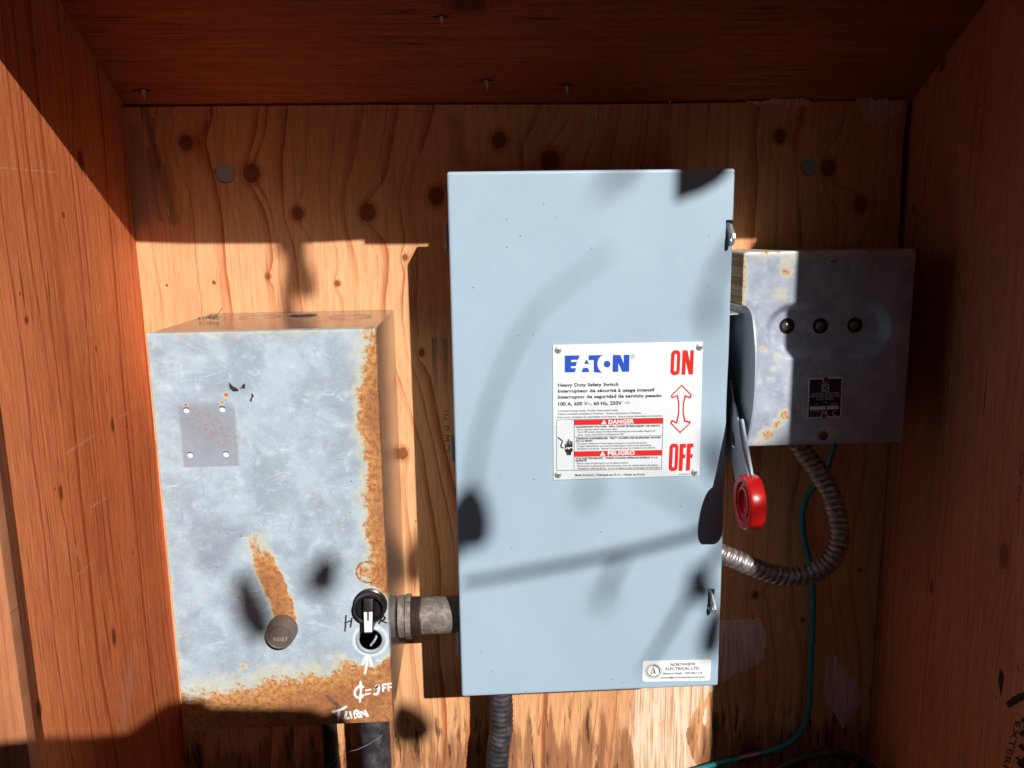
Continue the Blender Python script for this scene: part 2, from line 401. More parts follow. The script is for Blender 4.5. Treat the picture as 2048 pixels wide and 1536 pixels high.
# old galvanised box, rusting along its right and bottom edges
LO = Vector(((LX0 + LX1) / 2, -.02, LZ0)); LW = (LX1 - LX0) / 2; LH = LZ1 - LZ0
lb = lambda u, v: ((at(u, v, -LD) - LO).x, (at(u, v, -LD) - LO).z)
def rusty(m, a, b, base, field, lo=.50):
    n0 = m.noise(m.vec(a, b, 9), 17, 3, .55); n1 = m.noise(m.vec(a, b), 60, 5, .7); n2 = m.noise(m.vec(a, b, 3), 210, 4, .7); n3 = m.noise(m.vec(a, b, 7), 620, 3, .75)
    fb = field + (n0 - .5) * .9 * m.ss(field, .02, .25); f = fb + (n1 - .5) * 1.0 + (n2 - .5) * .6 + (n3 - .5) * .5
    cream = m.ss(f, lo - .45, lo + .05); rust = m.ss(f, lo - .08, lo + .16); deep = m.ss(fb + (n1 - .5) * .8, lo + .15, lo + .7)
    pit = m.ss(n3 + (n2 - .5) * .6, .55, .65)
    c = m.mix(cream * .7, base, m.mix(n2, (.60, .60, .46), (.66, .60, .36)))
    rc = m.mix(m.ss(n2, .36, .62), (.62, .30, .085), (.44, .145, .030))
    rc = m.mix(m.ss(n1 + (n3 - .5) * .7, .52, .70) * .6, rc, (.70, .47, .22))
    rc = m.mix(deep * .85, rc, m.mix(n2, (.40, .13, .03), (.24, .065, .018))); rc = m.mix(pit * .75, rc, (.12, .032, .012))
    return m.mix(rust * .95, c, rc), rust, pit
m = Mt('galvanised_front'); a, b = m.x, m.z
cl = m.noise(m.vec(a, b), 22, 5, .6, .6); cl2 = m.noise(m.vec(a, b, 5), 75, 5, .7)
c = m.mix(m.ss(cl, .35, .65), (.335, .40, .475), (.46, .555, .63)); c = m.mix(m.ss(cl2, .5, .72) * .65, c, (.60, .70, .755))
c = m.mix(m.ss(cl2, .46, .30) * .4, c, (.27, .31, .38))
for k, (ang, sx) in enumerate(((.3, 1), (1.0, 1), (-.55, 1), (1.45, 1), (.05, 1))):   # scuffs and scratches in several directions
    ca, sa = math.cos(ang), math.sin(ang); p = a * ca + b * sa; q = b * ca - a * sa
    wv = (m.noise(m.vec(a, b, k * 3.3), 30, 2) - .5) * .02
    s1 = m.noise(m.vec(p * 22 + k * 7, (q + wv) * 1100), 1, 2, .5)
    gate = m.ss(m.noise(m.vec(a, b, 20 + k), 26, 3), .48, .62)
    c = m.mix(m.ss(s1, .62, .74) * gate * .8, c, (.74, .82, .85) if k % 2 == 0 else (.24, .27, .33))
gx0, gz0 = lb(366, 935); gx1, gz1 = lb(466, 812)                                      # where a nameplate used to be
gm = m.ss(a, gx0 - .0008, gx0 + .0025) * m.ss(a, gx1 + .0030, gx1) * m.ss(b, gz0 - .0006, gz0 + .0006) * m.ss(b, gz1 + .008, gz1 - .004)
c = m.mix(gm * .8, c, m.mix(cl, (.27, .285, .345), (.32, .34, .40)))
smear = m.ss(m.seg(a, b, lb(400, 838), lb(455, 880), .012), 1.6, .2) * m.ss(m.noise(m.vec(a, b, 13), 230, 4, .7), .47, .62)
c = m.mix(smear * .6, c, (.36, .21, .11))
er = m.ss(a + (m.noise(m.vec(b * 18, 0, 0), 1, 2) - .5) * .018, LW - .034, LW - .001) * 1.0
er = er * m.ss(b, LH + .02, LH - .10, .62, 1.0)
eb = m.ss(b + (m.noise(m.vec(a * 22, 1, 0), 1, 2) - .5) * .03 - m.ss(a, -LW, LW, -.008, .020), .085, .012)
st = m.ss(m.seg(a, b, lb(574, 1235), lb(514, 1085), .0125), 1.35, .35) * m.ss(b, lb(520, 1065)[1], lb(520, 1150)[1], .38, .92)
ring = m.ss(m.seg(a, b, lb(735, 1144), lb(735.5, 1144), .0125), 1.12, .9) * .55
et = m.ss(b, LH - .012, LH) * .30; el = m.ss(a, -LW + .008, -LW) * .30
clean = m.mx(m.ss(m.seg(a, b, lb(741, 1280), lb(741.5, 1280), .026), 1.25, .8), m.ss(m.seg(a, b, lb(737, 1215), lb(737.5, 1215), .021), 1.2, .9) * .7)
sp = None
for (u0, v0, r) in ((478, 1197, .0022), (486, 1332, .0030), (383, 1210, .0016), (452, 790, .0020), (640, 1020, .0012), (700, 1025, .0014), (495, 1320, .0012), (372, 810, .0016), (444, 806, .0018)):
    q = m.ss(m.seg(a, b, lb(u0, v0), lb(u0 + .5, v0), r), 2.2, .2) * .62; sp = q if sp is None else m.mx(sp, q)
field = m.mx(er, eb, st, ring, et, el, sp) * (1 - clean * .9)
c, rust, pit = rusty(m, a, b, c, field)
rg = m.seg(a, b, lb(735, 1144), lb(735.5, 1144), .0108)
c = m.mix(m.ss(rg, .92, .98) * m.ss(rg, 1.08, 1.02) * .85, c, (.22, .08, .04))      # outline of the knockout
hl = m.seg(a, b, lb(741, 1280), lb(741.5, 1280), .0148)
c = m.mix(m.ss(hl, .98, 1.02) * m.ss(hl, 1.30, 1.1) * .6, c, (.82, .87, .88))
for P, k in (([(655, 1393), (672, 1408), (690, 1432)], (.12, .055, .06)),):
    for p, q in zip(P, P[1:]):
        d = m.seg(a, b, lb(*p), lb(*q), .0030) + (m.noise(m.vec(a, b), 500, 2) - .5) * 1.4; c = m.mix(m.ss(d, 1.0, .5) * .7, c, k)
d, r1, r2 = m.vor(m.vec(a, b, .5), 120, 'both')
c = m.mix(m.ss(d, .10, .06) * m.ss(r1, .93, .95), c, (.05, .05, .06))
GALV = m.out(c, rough=m.mix(rust, (.50,) * 3, (.85,) * 3), metal=0.0, spec=.45, bump=m.noise(m.P, 300, 3) + m.noise(m.P, 10, 2) * 4, bstr=.18, bdist=.0012)
m = Mt('galvanised_sides'); cl = m.noise(m.vec(m.x * 18, m.y * 18, m.z * 5), 1, 5, .6)
er = m.ss(m.y, -.16, -.18) * .28 + m.ss(m.z, LH * .5, 0, 0, .35)
c = m.mix(m.ss(cl, .3, .7), (.34, .32, .315), (.48, .455, .44)); c, rust, pit = rusty(m, m.y * 1.0, m.z + m.x, c, er, .62)
GALVS = m.out(c, rough=m.mix(rust, (.24,) * 3, (.6,) * 3), metal=.82, spec=.5, bump=cl + m.noise(m.P, 9, 2) * 3, bstr=.12, bdist=.001)

# grey ground-detector box with rust spots
RO = Vector(((RX0 + RX1) / 2, -.02, RZ0))
rb = lambda u, v: ((at(u, v, -RD) - RO).x, (at(u, v, -RD) - RO).z)
m = Mt('detector_enamel'); a, b = m.x, m.z; RW = (RX1 - RX0) / 2; RH = RZ1 - RZ0
cl = m.noise(m.vec(a, b), 38, 5, .6); c = m.mix(m.ss(cl, .35, .68), (.30, .33, .42), (.41, .46, .54)); c = m.mix(m.ss(m.noise(m.vec(a, b, 4), 90, 4, .7), .5, .68) * .5, c, (.54, .59, .63))
fld = m.mx(m.ss(b, RH - .020, RH + .004) * .62, m.ss(a, -RW + .010, -RW) * .62)
for (u0, v0, r, k) in ((1560, 590, .010, .6), (1510, 605, .004, .6), (1545, 740, .004, .5), (1535, 870, .010, .62), (1570, 830, .008, .6), (1555, 850, .008, .62), (1540, 760, .005, .5), (1575, 545, .008, .5), (1525, 700, .004, .5), (1555, 715, .006, .5), (1515, 885, .005, .55), (1640, 745, .004, .5), (1580, 520, .012, .5), (1650, 870, .012, .45), (1615, 830, .01, .4)):
    fld = m.mx(fld, m.ss(m.seg(a, b, rb(u0, v0), rb(u0 + .5, v0), r), 1.8, .2) * k)
c, rust, pit = rusty(m, a, b, c, fld, .58)
DET = m.out(c, rough=m.mix(rust, (.42,) * 3, (.85,) * 3), spec=.45, bump=m.noise(m.P, 300, 3), bstr=.15, bdist=.0006)

WHITE = plain('white_plate', (.86, .88, .88), .28, var=.03, scale=30)
m = Mt('label_film'); n1 = m.noise(m.P, 35, 3, .5, 1.0); cr = m.ss(m.math('ABSOLUTE', n1 - .5), .0, .035, 1, 0)
fp0 = lambda x, y: at(1090 + x / 5.121, 670 + y / 5.121, -BD) - Vector(((BX0 + BX1) / 2, -.02, BZ0))
def half(p, q, w):
    p, q = fp0(*p), fp0(*q); dx, dz = q.x - p.x, q.z - p.z; L = math.hypot(dx, dz)
    return m.ss(((m.x - p.x) * (dz / L) - (m.z - p.z) * (dx / L)) + (m.noise(m.P, 60, 3) - .5) * .010, -w, w)
wr = half((830, 500), (170, 110), .0006) * half((1300, 250), (860, 520), .0006) * half((1000, 115), (200, 125), -.0006) if False else half((170, 110), (830, 500), .0006) * half((830, 520), (1310, 250), .0006)
c = m.mix(wr * .5, (.80, .845, .86), (.66, .71, .73)); c = m.mix(m.ss(m.noise(m.P, 900, 2), .68, .74), c, (.35, .36, .37))
FILM = m.out(c, rough=.22, spec=.5, bump=n1 * 2 + cr * .25, bstr=.16, bdist=.0012)
RED = plain('red_print', (.70, .022, .018), .35, var=.06); BLUE = plain('blue_print', (.022, .085, .52), .35, var=.12, scale=150)
BLACK = plain('black_print', (.022, .020, .024), .45); GREYINK = plain('grey_print', (.16, .16, .17), .5)
REDP = plain('red_plastic', (.62, .012, .012), .28, spec=.5, var=.05); BLKP = plain('black_plastic', (.016, .013, .014), .30, var=.2)
BRNP = plain('brown_plastic', (.155, .110, .088), .45, var=.08); WHP = plain('white_plastic', (.85, .88, .88), .35, var=.03)
STEEL = plain('zinc_steel', (.66, .64, .62), .34, metal=.6, var=.15, scale=200, bump=.1); DKST = plain('dark_steel', (.10, .07, .06), .5, metal=.7, var=.3, scale=300, bump=.3)
RUSTS = plain('rusty_screw', (.16, .065, .035), .8, metal=.2, var=.4, scale=500, bump=.5)
m = Mt('flexible_metal'); n_ = m.noise(m.P, 130, 4, .65)
FLEX = m.out(m.mix(m.ss(n_, .35, .7), (.30, .25, .235), (.50, .45, .43)), rough=m.ss(n_, .3, .7, .34, .55), metal=.75, bump=n_, bstr=.25, bdist=.0006)
m = Mt('cast_conduit'); n_ = m.noise(m.P, 90, 5, .7, .8); n2 = m.noise(m.P, 400, 3)
CAST = m.out(m.mix(m.ss(n_, .45, .62), (.15, .12, .105), (.27, .235, .21)), rough=.62, metal=.15, bump=n_ + n2 * .5, bstr=.5, bdist=.0008)
m = Mt('black_hose'); n_ = m.noise(m.P, 60, 5, .7); n2 = m.noise(m.vec(m.x * 500, m.y * 500, m.z * 90), 1, 3)
HOSE = m.out(m.mix(m.ss(n_, .42, .72) * .8, (.030, .026, .030), (.115, .095, .10)), rough=m.ss(n_, .3, .7, .38, .65), bump=n_ + n2 * .3, bstr=.35, bdist=.0012)
GREEN = plain('green_insulation', (.018, .26, .30), .35, var=.12, scale=90); COPPER = plain('copper_strap', (.35, .15, .11), .35, metal=.9)
PAINTW = plain('white_marker', (.86, .88, .86), .5, var=.04); MARK = plain('black_marker', (.03, .022, .03), .5, var=.3)
WORN = plain('worn_white_print', (.42, .38, .35), .6, var=.6, scale=900); DARKB = plain('nameplate_black', (.030, .022, .022), .5, var=.5, scale=400); ALUM = plain('nameplate_metal', (.78, .72, .80), .5)
LENS = plain('smoked_glass', (.13, .10, .09), .12, spec=.8, var=.2); SLUG = plain('grey_sheet', (.38, .37, .42), .6, var=.06)
INK = plain('stencil_ink', (.018, .010, .010), .8, var=.3, scale=200); FAINT = plain('faded_ink', (.15, .06, .035), .8, var=.3, scale=200)
m = Mt('gravel'); d = m.vor(m.P, 45); GRAV = m.out(m.mix(m.noise(m.P, 20, 4), (.035, .028, .022), (.07, .06, .05)), rough=.9, bump=d, bstr=.6, bdist=.02)
LEAF = plain('leaf_green', (.020, .028, .012), .7); BARK = plain('bark', (.13, .09, .065), .85, var=.3, scale=40, bump=.4)

# ================================================================== GROUND
g = 6.0
mk('ground', ([(-g, -g, -1.5), (g, -g, -1.5), (g, g, -1.5), (-g, g, -1.5)], [(0, 1, 2, 3)]), GRAV, kind='structure')

# ================================================================== PLYWOOD ENCLOSURE
enc = thing('plywood_enclosure', 'open fronted orange plywood enclosure around the electrical boxes', 'enclosure', EO)
# back panel with two drilled holes; slightly ragged top and right edge
rgh = [(XR - (.008 + .002 * math.sin(i * 1.3) if i < 5 else .0052 if i == 5 else .0015), ZT - .003 - i * .045) for i in range(1, 18)]
outer = [(XL, ZT - .004), (-.1, ZT - .0035), (.15, ZT - .005), (XR - .007, ZT - .003)] + rgh + [(XR - .0015, -.80), (XL, -.80)]
h1 = at(450, 347, 0); h2 = at(1619, 334, 0)
def rag(c, r): return [(c.x + r * (1 + .05 * math.sin(3 * t) + .03 * math.sin(7 * t)) * math.cos(t), c.z + r * (1 + .05 * math.cos(2 * t)) * math.sin(t)) for t in (2 * math.pi * i / 36 for i in range(36))]
bp = mk('back_panel', slab(outer, [rag(h1, .0112), rag(h2, .0102)], XZ, 0.0, .012), W_BACK, enc)
for hq, hr in ((h1, .0112), (h2, .0102)): mk('hole_plug', lathe([(hr * .99, .0), (hr * .97, -.0008), (.0003, -.0010)], (hq.x, .0022, hq.z), (0, 1, 0), 30), SLUG, bp, smooth=True)
mk('backing_sheet', box(XL - .02, XR + .02, .018, .021, -.81, .32), SLUG, enc)
mk('side_panel', box(XL - .012, XL, -.333, .017, -.81, .34), W_LEFT, enc, bevel=.0006)
rp = mk('side_panel', box(XR, XR + .012, -.345, .017, -.81, .34), W_RIGHT, enc, bevel=.0006)
rf = lambda y: ZT + RS * (-y)
V = [(x, y, rf(y) + t) for x in (XL + .0005, XR - .0005) for y in (.017, -.37) for t in (0, .014)]
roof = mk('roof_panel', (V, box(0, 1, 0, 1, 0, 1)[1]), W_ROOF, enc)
mk('floor_panel', box(XL + .001, XR - .001, -.34, -.001, -.815, -.803), GRAV, enc)
# front header: its ragged lower edge throws the long shadow across the back
zb = -.0155 + SB * .350
hp = [(-.45, zb + .004), (-.26, zb + .004), (-.20, zb + .0010), (-.08, zb - .0005), (-.04, zb + .0005), (.000, zb + .0022), (.0015, zb - .0030), (.10, zb - .0042), (.30, zb - .004), (.56, zb - .003)]
mk('header_board', slab(hp + [(.56, .36), (-.45, .36)], [], XZ, -.350, -.334), W_TRIM, enc)
mk('door_stop', box(XL - .025, XL + .011, -.347, -.3345, -.81, .2), W_TRIM, enc, bevel=.0008)
mk('corner_post', box(XL - .10, XL - .0255, -.375, -.337, -1.5, .34), W_GREY, enc, bevel=.002)
mk('corner_post', box(XR + .013, XR + .10, -.335, -.297, -1.5, .34), W_GREY, enc, bevel=.002)
dr = mk('open_door', box(XR + .001, XR + .013, -.625, -.3465, -.79, .30), W_RIGHT, enc, bevel=.0006)
# screw tips through the roof
nrm = Vector((0, -RS, -1)).normalized(); nrm = Vector((0, -RS, -1)).normalized()
rn = Vector((0, RS, 1)).normalized(); RP = Vector((0, 0, ZT))
for (u, v, s) in ((286, 180, 1.0), (973, 160, .9), (1133, 170, .9), (883, 33, .8)):
    p = atn(u, v, RP, rn); prof = []
    for i in range(19):
        hh = .012 * s * i / 18; rr = .0026 * s * (1 - i / 20) * (1.25 if i % 3 == 1 else .85); prof.append((max(rr, .0002), hh))
    mk('screw_tip', lathe(prof, p, Vector((.12, -.10, -1)), 12), STEEL, roof, smooth=True)
    mk('split_mark', join(([p + Vector((-.012 * s, 0, 0)) - rn * .0004, p + Vector((0, -.0022, .0022 * RS)) - rn * .0004, p + Vector((.010 * s, 0, 0)) - rn * .0004, p + Vector((0, .0022, -.0022 * RS)) - rn * .0004], [(0, 1, 2, 3)])), INK, roof)
# bare patches where the face veneer tore away
def jag(P, k=7, a=3.0):
    out = []
    for (p, q) in zip(P, P[1:] + P[:1]):
        for i in range(k):
            t = i / k; out.append((p[0] + (q[0] - p[0]) * t + (random.uniform(-a, a) * .6 if i else 0), p[1] + (q[1] - p[1]) * t + (random.uniform(-a, a) * 1.5 if i else 0)))
    return out
for P, mt in (([(1272, 1370), (1262, 1415), (1254, 1447), (1264, 1490), (1272, 1550), (1402, 1550), (1380, 1502), (1372, 1470), (1380, 1440), (1400, 1408), (1430, 1372)], W_BARE),
              ([(1408, 1420), (1416, 1410), (1420, 1440), (1410, 1452), (1402, 1440)], W_BARE),
              ([(1420, 1240), (1470, 1238), (1520, 1236), (1532, 1265), (1530, 1318), (1480, 1345), (1430, 1372)], W_GLUE),
              ([(1655, 1305), (1668, 1305), (1684, 1340), (1714, 1358), (1722, 1400), (1700, 1438), (1688, 1456), (1672, 1432), (1648, 1400), (1650, 1350)], W_GLUE),
              ([(1712, 198), (1812, 198), (1800, 220), (1780, 234), (1768, 250), (1745, 254), (1730, 236), (1715, 214)], W_GLUE),
              ([(1490, 201), (1620, 200), (1618, 210), (1560, 209), (1495, 208)], W_GLUE)):
    mk('torn_patch', sheet(pxpoly(jag(P), -.0004), XZ, -.0004), mt, bp)
for P, wd in (([(1173, 215), (1178, 235), (1184, 252)], 3), ([(1178, 205), (1187, 230)], 2), ([(1190, 225), (1195, 250)], 3), ([(1199, 220), (1203, 245)], 2.6), ([(1225, 230), (1220, 245)], 2), ([(1212, 215), (1210, 235)], 1.6),
       ([(298, 405), (303, 420)], 2), ([(335, 415), (338, 430)], 2.4), ([(1270, 205), (1269, 216)], 2.5), ([(1340, 201), (1339, 207)], 3), ([(708, 400), (711, 390)], 1.5)):
    mk('scrape', stroke(P, wd, -.0005), W_GLUE, bp)
# stamps on the plywood
mk('stencil', text('EXTERIOR', 2030, 1442, 1993, 1575, 13, 0, .0, X=XR - .0004), INK, rp)
mk('stencil', join(stroke([(2018, 1408), (2035, 1397), (2055, 1389)], 15, 0, X=XR - .0004), stroke([(2034, 1330), (2037, 1342), (2002, 1340)][:2], 2, 0, X=XR - .0004),
    stroke([(2047, 1440), (2062, 1446)], 14, 0, X=XR - .0004), stroke([(2044, 1466), (2062, 1480)], 13, 0, X=XR - .0004), stroke([(2042, 1492), (2060, 1506)], 13, 0, X=XR - .0004), stroke([(2034, 1516), (2050, 1530)], 8, 0, X=XR - .0004), stroke([(2045, 1525), (2060, 1545)], 26, 0, X=XR - .0004)), INK, rp)
mk('stencil', text('CSA  O1', 2041, 905, 2033, 1000, 8, 0, .0, X=XR - .0004), FAINT, rp)
mk('split_mark', sheet([(q.y, q.z) for q in (atx(u, v, XR) for u, v in ((2001, 1336), (2008, 1350), (2004, 1378), (2002, 1393), (1999, 1370), (1997, 1362)))], YZ, XR - .0005), INK, rp)
mk('stamp', join(*[stroke(P, 1.6, -.0005) for P in ([(899, 892), (897, 902), (891, 903), (888, 897), (890, 889)], [(889, 882), (898, 881), (893, 876), (898, 872), (889, 870)], [(890, 856), (895, 852), (898, 857), (893, 861)],
    [(889, 838), (898, 837)], [(889, 830), (898, 829)], [(889, 830), (889, 840)], [(889, 822), (899, 821)])]), FAINT, bp)

# ================================================================== SAFETY SWITCH (large grey box)
BO = ((BX0 + BX1) / 2, -.02, BZ0)
sw = thing('safety_switch', 'tall light grey safety switch box with white warning plate', 'switch box', BO)
mk('body', box(BX0 + .008, BX1 - .008, -.120, -.0015, BZ0 + .008, BZ1 - .008), ENAMEL2, sw, bevel=.002)
cov = mk('cover', box(BX0, BX1, -BD, -.1165, BZ0, BZ1), ENAMEL, sw, bevel=.0030)
slots = []
for (u0, u1, v0, v1) in ((1452, 1465, 440, 492), (1416, 1428, 1178, 1222)):
    p = at(u0, v0, -BD); q = at(u1, v1, -BD); slots.append((p, q))
cut(cov, [box(p.x, q.x, -BD - .01, -BD + .028, q.z, p.z) for p, q in slots])
for p, q in slots:                                   # zinc hasp standing out of each slot
    cx = q.x - .0040; zc = (p.z + q.z) / 2; y0 = -BD + .012
    ol = [(y0, p.z - .001), (-BD - .004, p.z - .004), (-BD - .012, p.z - .013), (-BD - .0135, q.z + .008), (-BD - .011, q.z + .002), (-BD - .006, q.z + .0005), (-BD + .004, q.z + .004), (y0, q.z + .006)]
    hole = [(-BD - .0075 + .0024 * math.cos(t), zc - .0045 + .0050 * math.sin(t)) for t in (2 * math.pi * i / 16 for i in range(16))]
    V, F = slab(ol, [hole], YZ, cx - .0010, cx + .0010)
    V = [(x + (-(y + BD)) * .10, y, z) for x, y, z in V]
    mk('hasp', (V, F), STEEL, sw)
for (u0, v0, v1) in ((893, 448, 500), (906, 872, 922), (916, 1254, 1304)):      # hinge leaves on the left
    a = at(u0, v0, -.118); b = at(u0, v1, -.118); e = at(u0 - 1, v0, -.118)
    mk('hinge', join(box(BX0 - .0045, BX0 + .012, -.119, -.1155, b.z, a.z), lathe([(.0026, b.z), (.0026, a.z)], (BX0 - .0022, -.1195, 0), (0, 0, 1), 14)), ENAMEL2, sw)
# white plate
p0, p1, p2, p3 = at(1106, 689, -BD), at(1408, 684, -BD), at(1106, 958.5, -BD), at(1396, 952, -BD)
px0, px1 = (p0.x + p2.x) / 2, (p1.x + p3.x) / 2; pz1, pz0 = (p0.z + p1.z) / 2, (p2.z + p3.z) / 2
plate = mk('warning_plate', box(px0, px1, -BD - .0010, -BD - .0002, pz0, pz1), FILM, sw, bevel=.0003)
YP = -BD - .0010 - .0003
zz = lambda x, y: (1090 + x / 5.121, 670 + y / 5.121)        # reading of the enlarged photograph
def T(body, x0, y0, x1, y1, cap, mat, bold=0.0, dy=0, par=None, name='lettering'):
    u0, v0 = zz(x0, y0); u1, v1 = zz(x1, y1)
    return mk(name, text(body, u0, v0, u1, v1, cap / 5.121, YP - dy, bold), mat, par or plate)
def Pz(L, mat, name='print', holes=(), dy=0, par=None):
    o = pxpoly([zz(*q) for q in L], YP - dy); hs = [pxpoly([zz(*q) for q in h], YP - dy) for h in holes]
    if not hs: return mk(name, sheet(o, XZ, YP - dy), mat, par or plate)
    loops = [o] + hs; pts = [q for l in loops for q in l]; tr = tessellate_polygon([[Vector((a, b, 0)) for a, b in l] for l in loops])
    return mk(name, ([(a, YP - dy, b) for a, b in pts], [tuple(t) for t in tr]), mat, par or plate)
# maker's logo
Pz([(203, 210), (357, 209), (339, 253), (268, 254), (267, 276), (330, 275), (315, 318), (266, 319), (266, 340), (320, 339), (303, 381), (202, 382)], BLUE, 'logo_letter')
Pz([(424, 249), (452, 295), (402, 296)], BLUE, 'logo_letter'); Pz([(392, 337), (440, 336), (456, 379), (374, 380)], BLUE, 'logo_letter')
arc = [(645 - 108 * math.cos(t), 296 + 108 * math.sin(t)) for t in [R_(-58 + i * 10.5) for i in range(12)]]
Pz([(448, 208), (600, 205)] + arc[0:] + [(500, 381), (500, 256), (446, 256)], BLUE, 'logo_letter')
Pz([(637 + 34 * math.cos(t), 298 - 34 * math.sin(t)) for t in (2 * math.pi * i / 28 for i in range(28))], BLUE, 'logo_dot')
Pz([(696, 204), (772, 204), (808, 296), (806, 203), (866, 202), (862, 376), (790, 376), (752, 284), (752, 377), (692, 378)], BLUE, 'logo_letter')
Pz([(897 + 22 * math.cos(t), 219 - 22 * math.sin(t)) for t in (2 * math.pi * i / 24 for i in range(24))], GREYINK, 'mark', [[(897 + 18.5 * math.cos(t), 219 - 18.5 * math.sin(t)) for t in (2 * math.pi * i / 24 for i in range(24))]])
T('R', 889, 230, 906, 230, 22, GREYINK)
T('Heavy Duty Safety Switch', 133, 529, 754, 520, 33, BLACK, .030)
T('Interrupteur de sécurité à usage intensif', 133, 590, 1124, 576, 33, BLACK, .030)
T('Interruptor de seguridad de servicio pesado', 133, 652, 1195, 634, 33, BLACK, .030)
T('100 A, 600 V~, 60 Hz, 250V', 137, 724, 787, 713, 36, BLACK, .030)
Pz([(820, 686), (866, 685), (866, 690), (820, 691)], BLACK, 'mark')
for i in range(3): Pz([(820 + i * 17, 700), (831 + i * 17, 700), (831 + i * 17, 704), (820 + i * 17, 704)], BLACK, 'mark')
T('Complete Ratings Inside.  Further instructions inside.', 130, 787, 750, 779, 21, BLACK)
T("Valeurs nominales complètes à l'intérieur.  Autres instructions à l'intérieur.", 130, 819, 992, 806, 21, BLACK)
T('Información complete de capacidades en el interior.  Instrucciones adicionales en el interior', 130, 853, 1203, 836, 21, BLACK)
def frame(x0, y0, x1, y1, y2, y3, t=4):
    """outline: left x0 (y0..y1), right x1 (y2..y3)"""
    return [(x0, y0), (x1, y2), (x1, y3), (x0, y1)], [(x0 + t, y0 + t), (x1 - t, y2 + t), (x1 - t, y3 - t), (x0 + t, y1 - t)]
o, h = frame(118, 868, 1212, 1390, 848, 1376); o[2] = (1196, 1376); h[2] = (1192, 1372); Pz(o, BLACK, 'border', [h])
Pz([(298, 868), (302, 868), (299, 1387), (295, 1387)], BLACK, 'border')
Pz([(303, 871), (1208, 853), (1206, 908), (303, 923)], RED, 'banner'); Pz([(301, 1192), (1198, 1177), (1197, 1234), (301, 1248)], RED, 'banner')
Pz([(302, 1043), (1202, 1028), (1202, 1031), (302, 1046)], BLACK, 'border')
T('DANGER', 650, 909, 912, 903, 39, WHITE, .035, .0002); T('PELIGRO', 644, 1231, 920, 1226, 39, WHITE, .035, .0002)
for cx, cy in ((603, 911), (590, 1234)):
    Pz([(cx - 28, cy + 2), (cx + 28, cy), (cx + 1, cy - 44)], WHITE, 'warning_sign', dy=.0002)
    Pz([(cx - 3, cy - 26), (cx + 4, cy - 26), (cx + 2, cy - 10), (cx - 1, cy - 10)], RED, 'warning_sign', dy=.0004); Pz([(cx - 3, cy - 7), (cx + 3, cy - 7), (cx + 3, cy - 2), (cx - 3, cy - 2)], RED, 'warning_sign', dy=.0004)
T('HAZARDOUS VOLTAGE.  WILL CAUSE SEVERE INJURY OR DEATH.', 316, 950, 1182, 937, 18, BLACK, .035)
T('• Never operate switch with cover open.', 316, 977, 740, 971, 19, BLACK)
T('• Turn OFF power ahead of switch before doing any work inside. Replace all', 316, 1003, 1128, 990, 19, BLACK)
T('parts.  Close cover before turning power ON.', 336, 1031, 808, 1023, 19, BLACK)
T('TENSION DANGEREUSE.  PEUT CAUSER DES BLESSURES GRAVES', 316, 1070, 1186, 1057, 18, BLACK, .035)
T('OU LA MORT.', 314, 1095, 495, 1092, 18, BLACK, .035)
T("• Ne jamais manœuvrer l'interrupteur lorsque le couvercle est ouvert.", 316, 1122, 1043, 1111, 19, BLACK)
T("• Couper l'alimentation en amont de l'interrupteur avant toute intervention.", 316, 1149, 1095, 1136, 19, BLACK)
T('Remplacer les pièces.  Fermer le couvercle avant de remettre sous tension.', 334, 1175, 1133, 1161, 19, BLACK)
T('VOLTAJE PELIGROSO.  PUEDE CAUSAR HERIDAS SEVERAS O LA', 314, 1273, 1155, 1262, 18, BLACK, .035)
T('MUERTE.', 314, 1297, 432, 1295, 18, BLACK, .035)
T('• Nunca opere el interruptor con la cubierta abierta.', 316, 1324, 855, 1316, 19, BLACK)
T('• Desconectar la alimentación del interruptor antes de trabajar dentro del mismo.', 316, 1351, 1163, 1340, 19, BLACK)
T('Reemplazar todas las partes.  Cerrar la cubierta antes de energizar el interruptor', 334, 1377, 1182, 1365, 19, BLACK)
T('Made in U.S.A. / Fabriqué aux É.-U. / Hecho en E.U.A.', 308, 1444, 1026, 1437, 20, BLACK, .025)
T('30-43075-3', 1368, 1436, 1485, 1434, 17, GREYINK)
# shock symbol: hand and wire
Pz([(203, 1112), (212, 1110), (216, 1150), (222, 1085), (232, 1085), (234, 1140), (238, 1065), (247, 1063), (248, 1140), (254, 1080), (264, 1080), (264, 1145), (270, 1090), (282, 1090), (285, 1180), (268, 1210), (266, 1230), (222, 1230), (220, 1212), (203, 1185)], BLACK, 'hand_symbol')
zs = lambda L: [zz(*q) for q in L]
mk('hand_symbol', stroke(zs([(132, 1052), (160, 1070), (178, 1090), (166, 1120), (165, 1145), (188, 1158)]), 2.4, YP), BLACK, plate)
mk('hand_symbol', stroke(zs([(212, 1166), (238, 1150), (240, 1168), (262, 1152), (284, 1158)]), 1.6, YP - .0002), WHITE, plate)
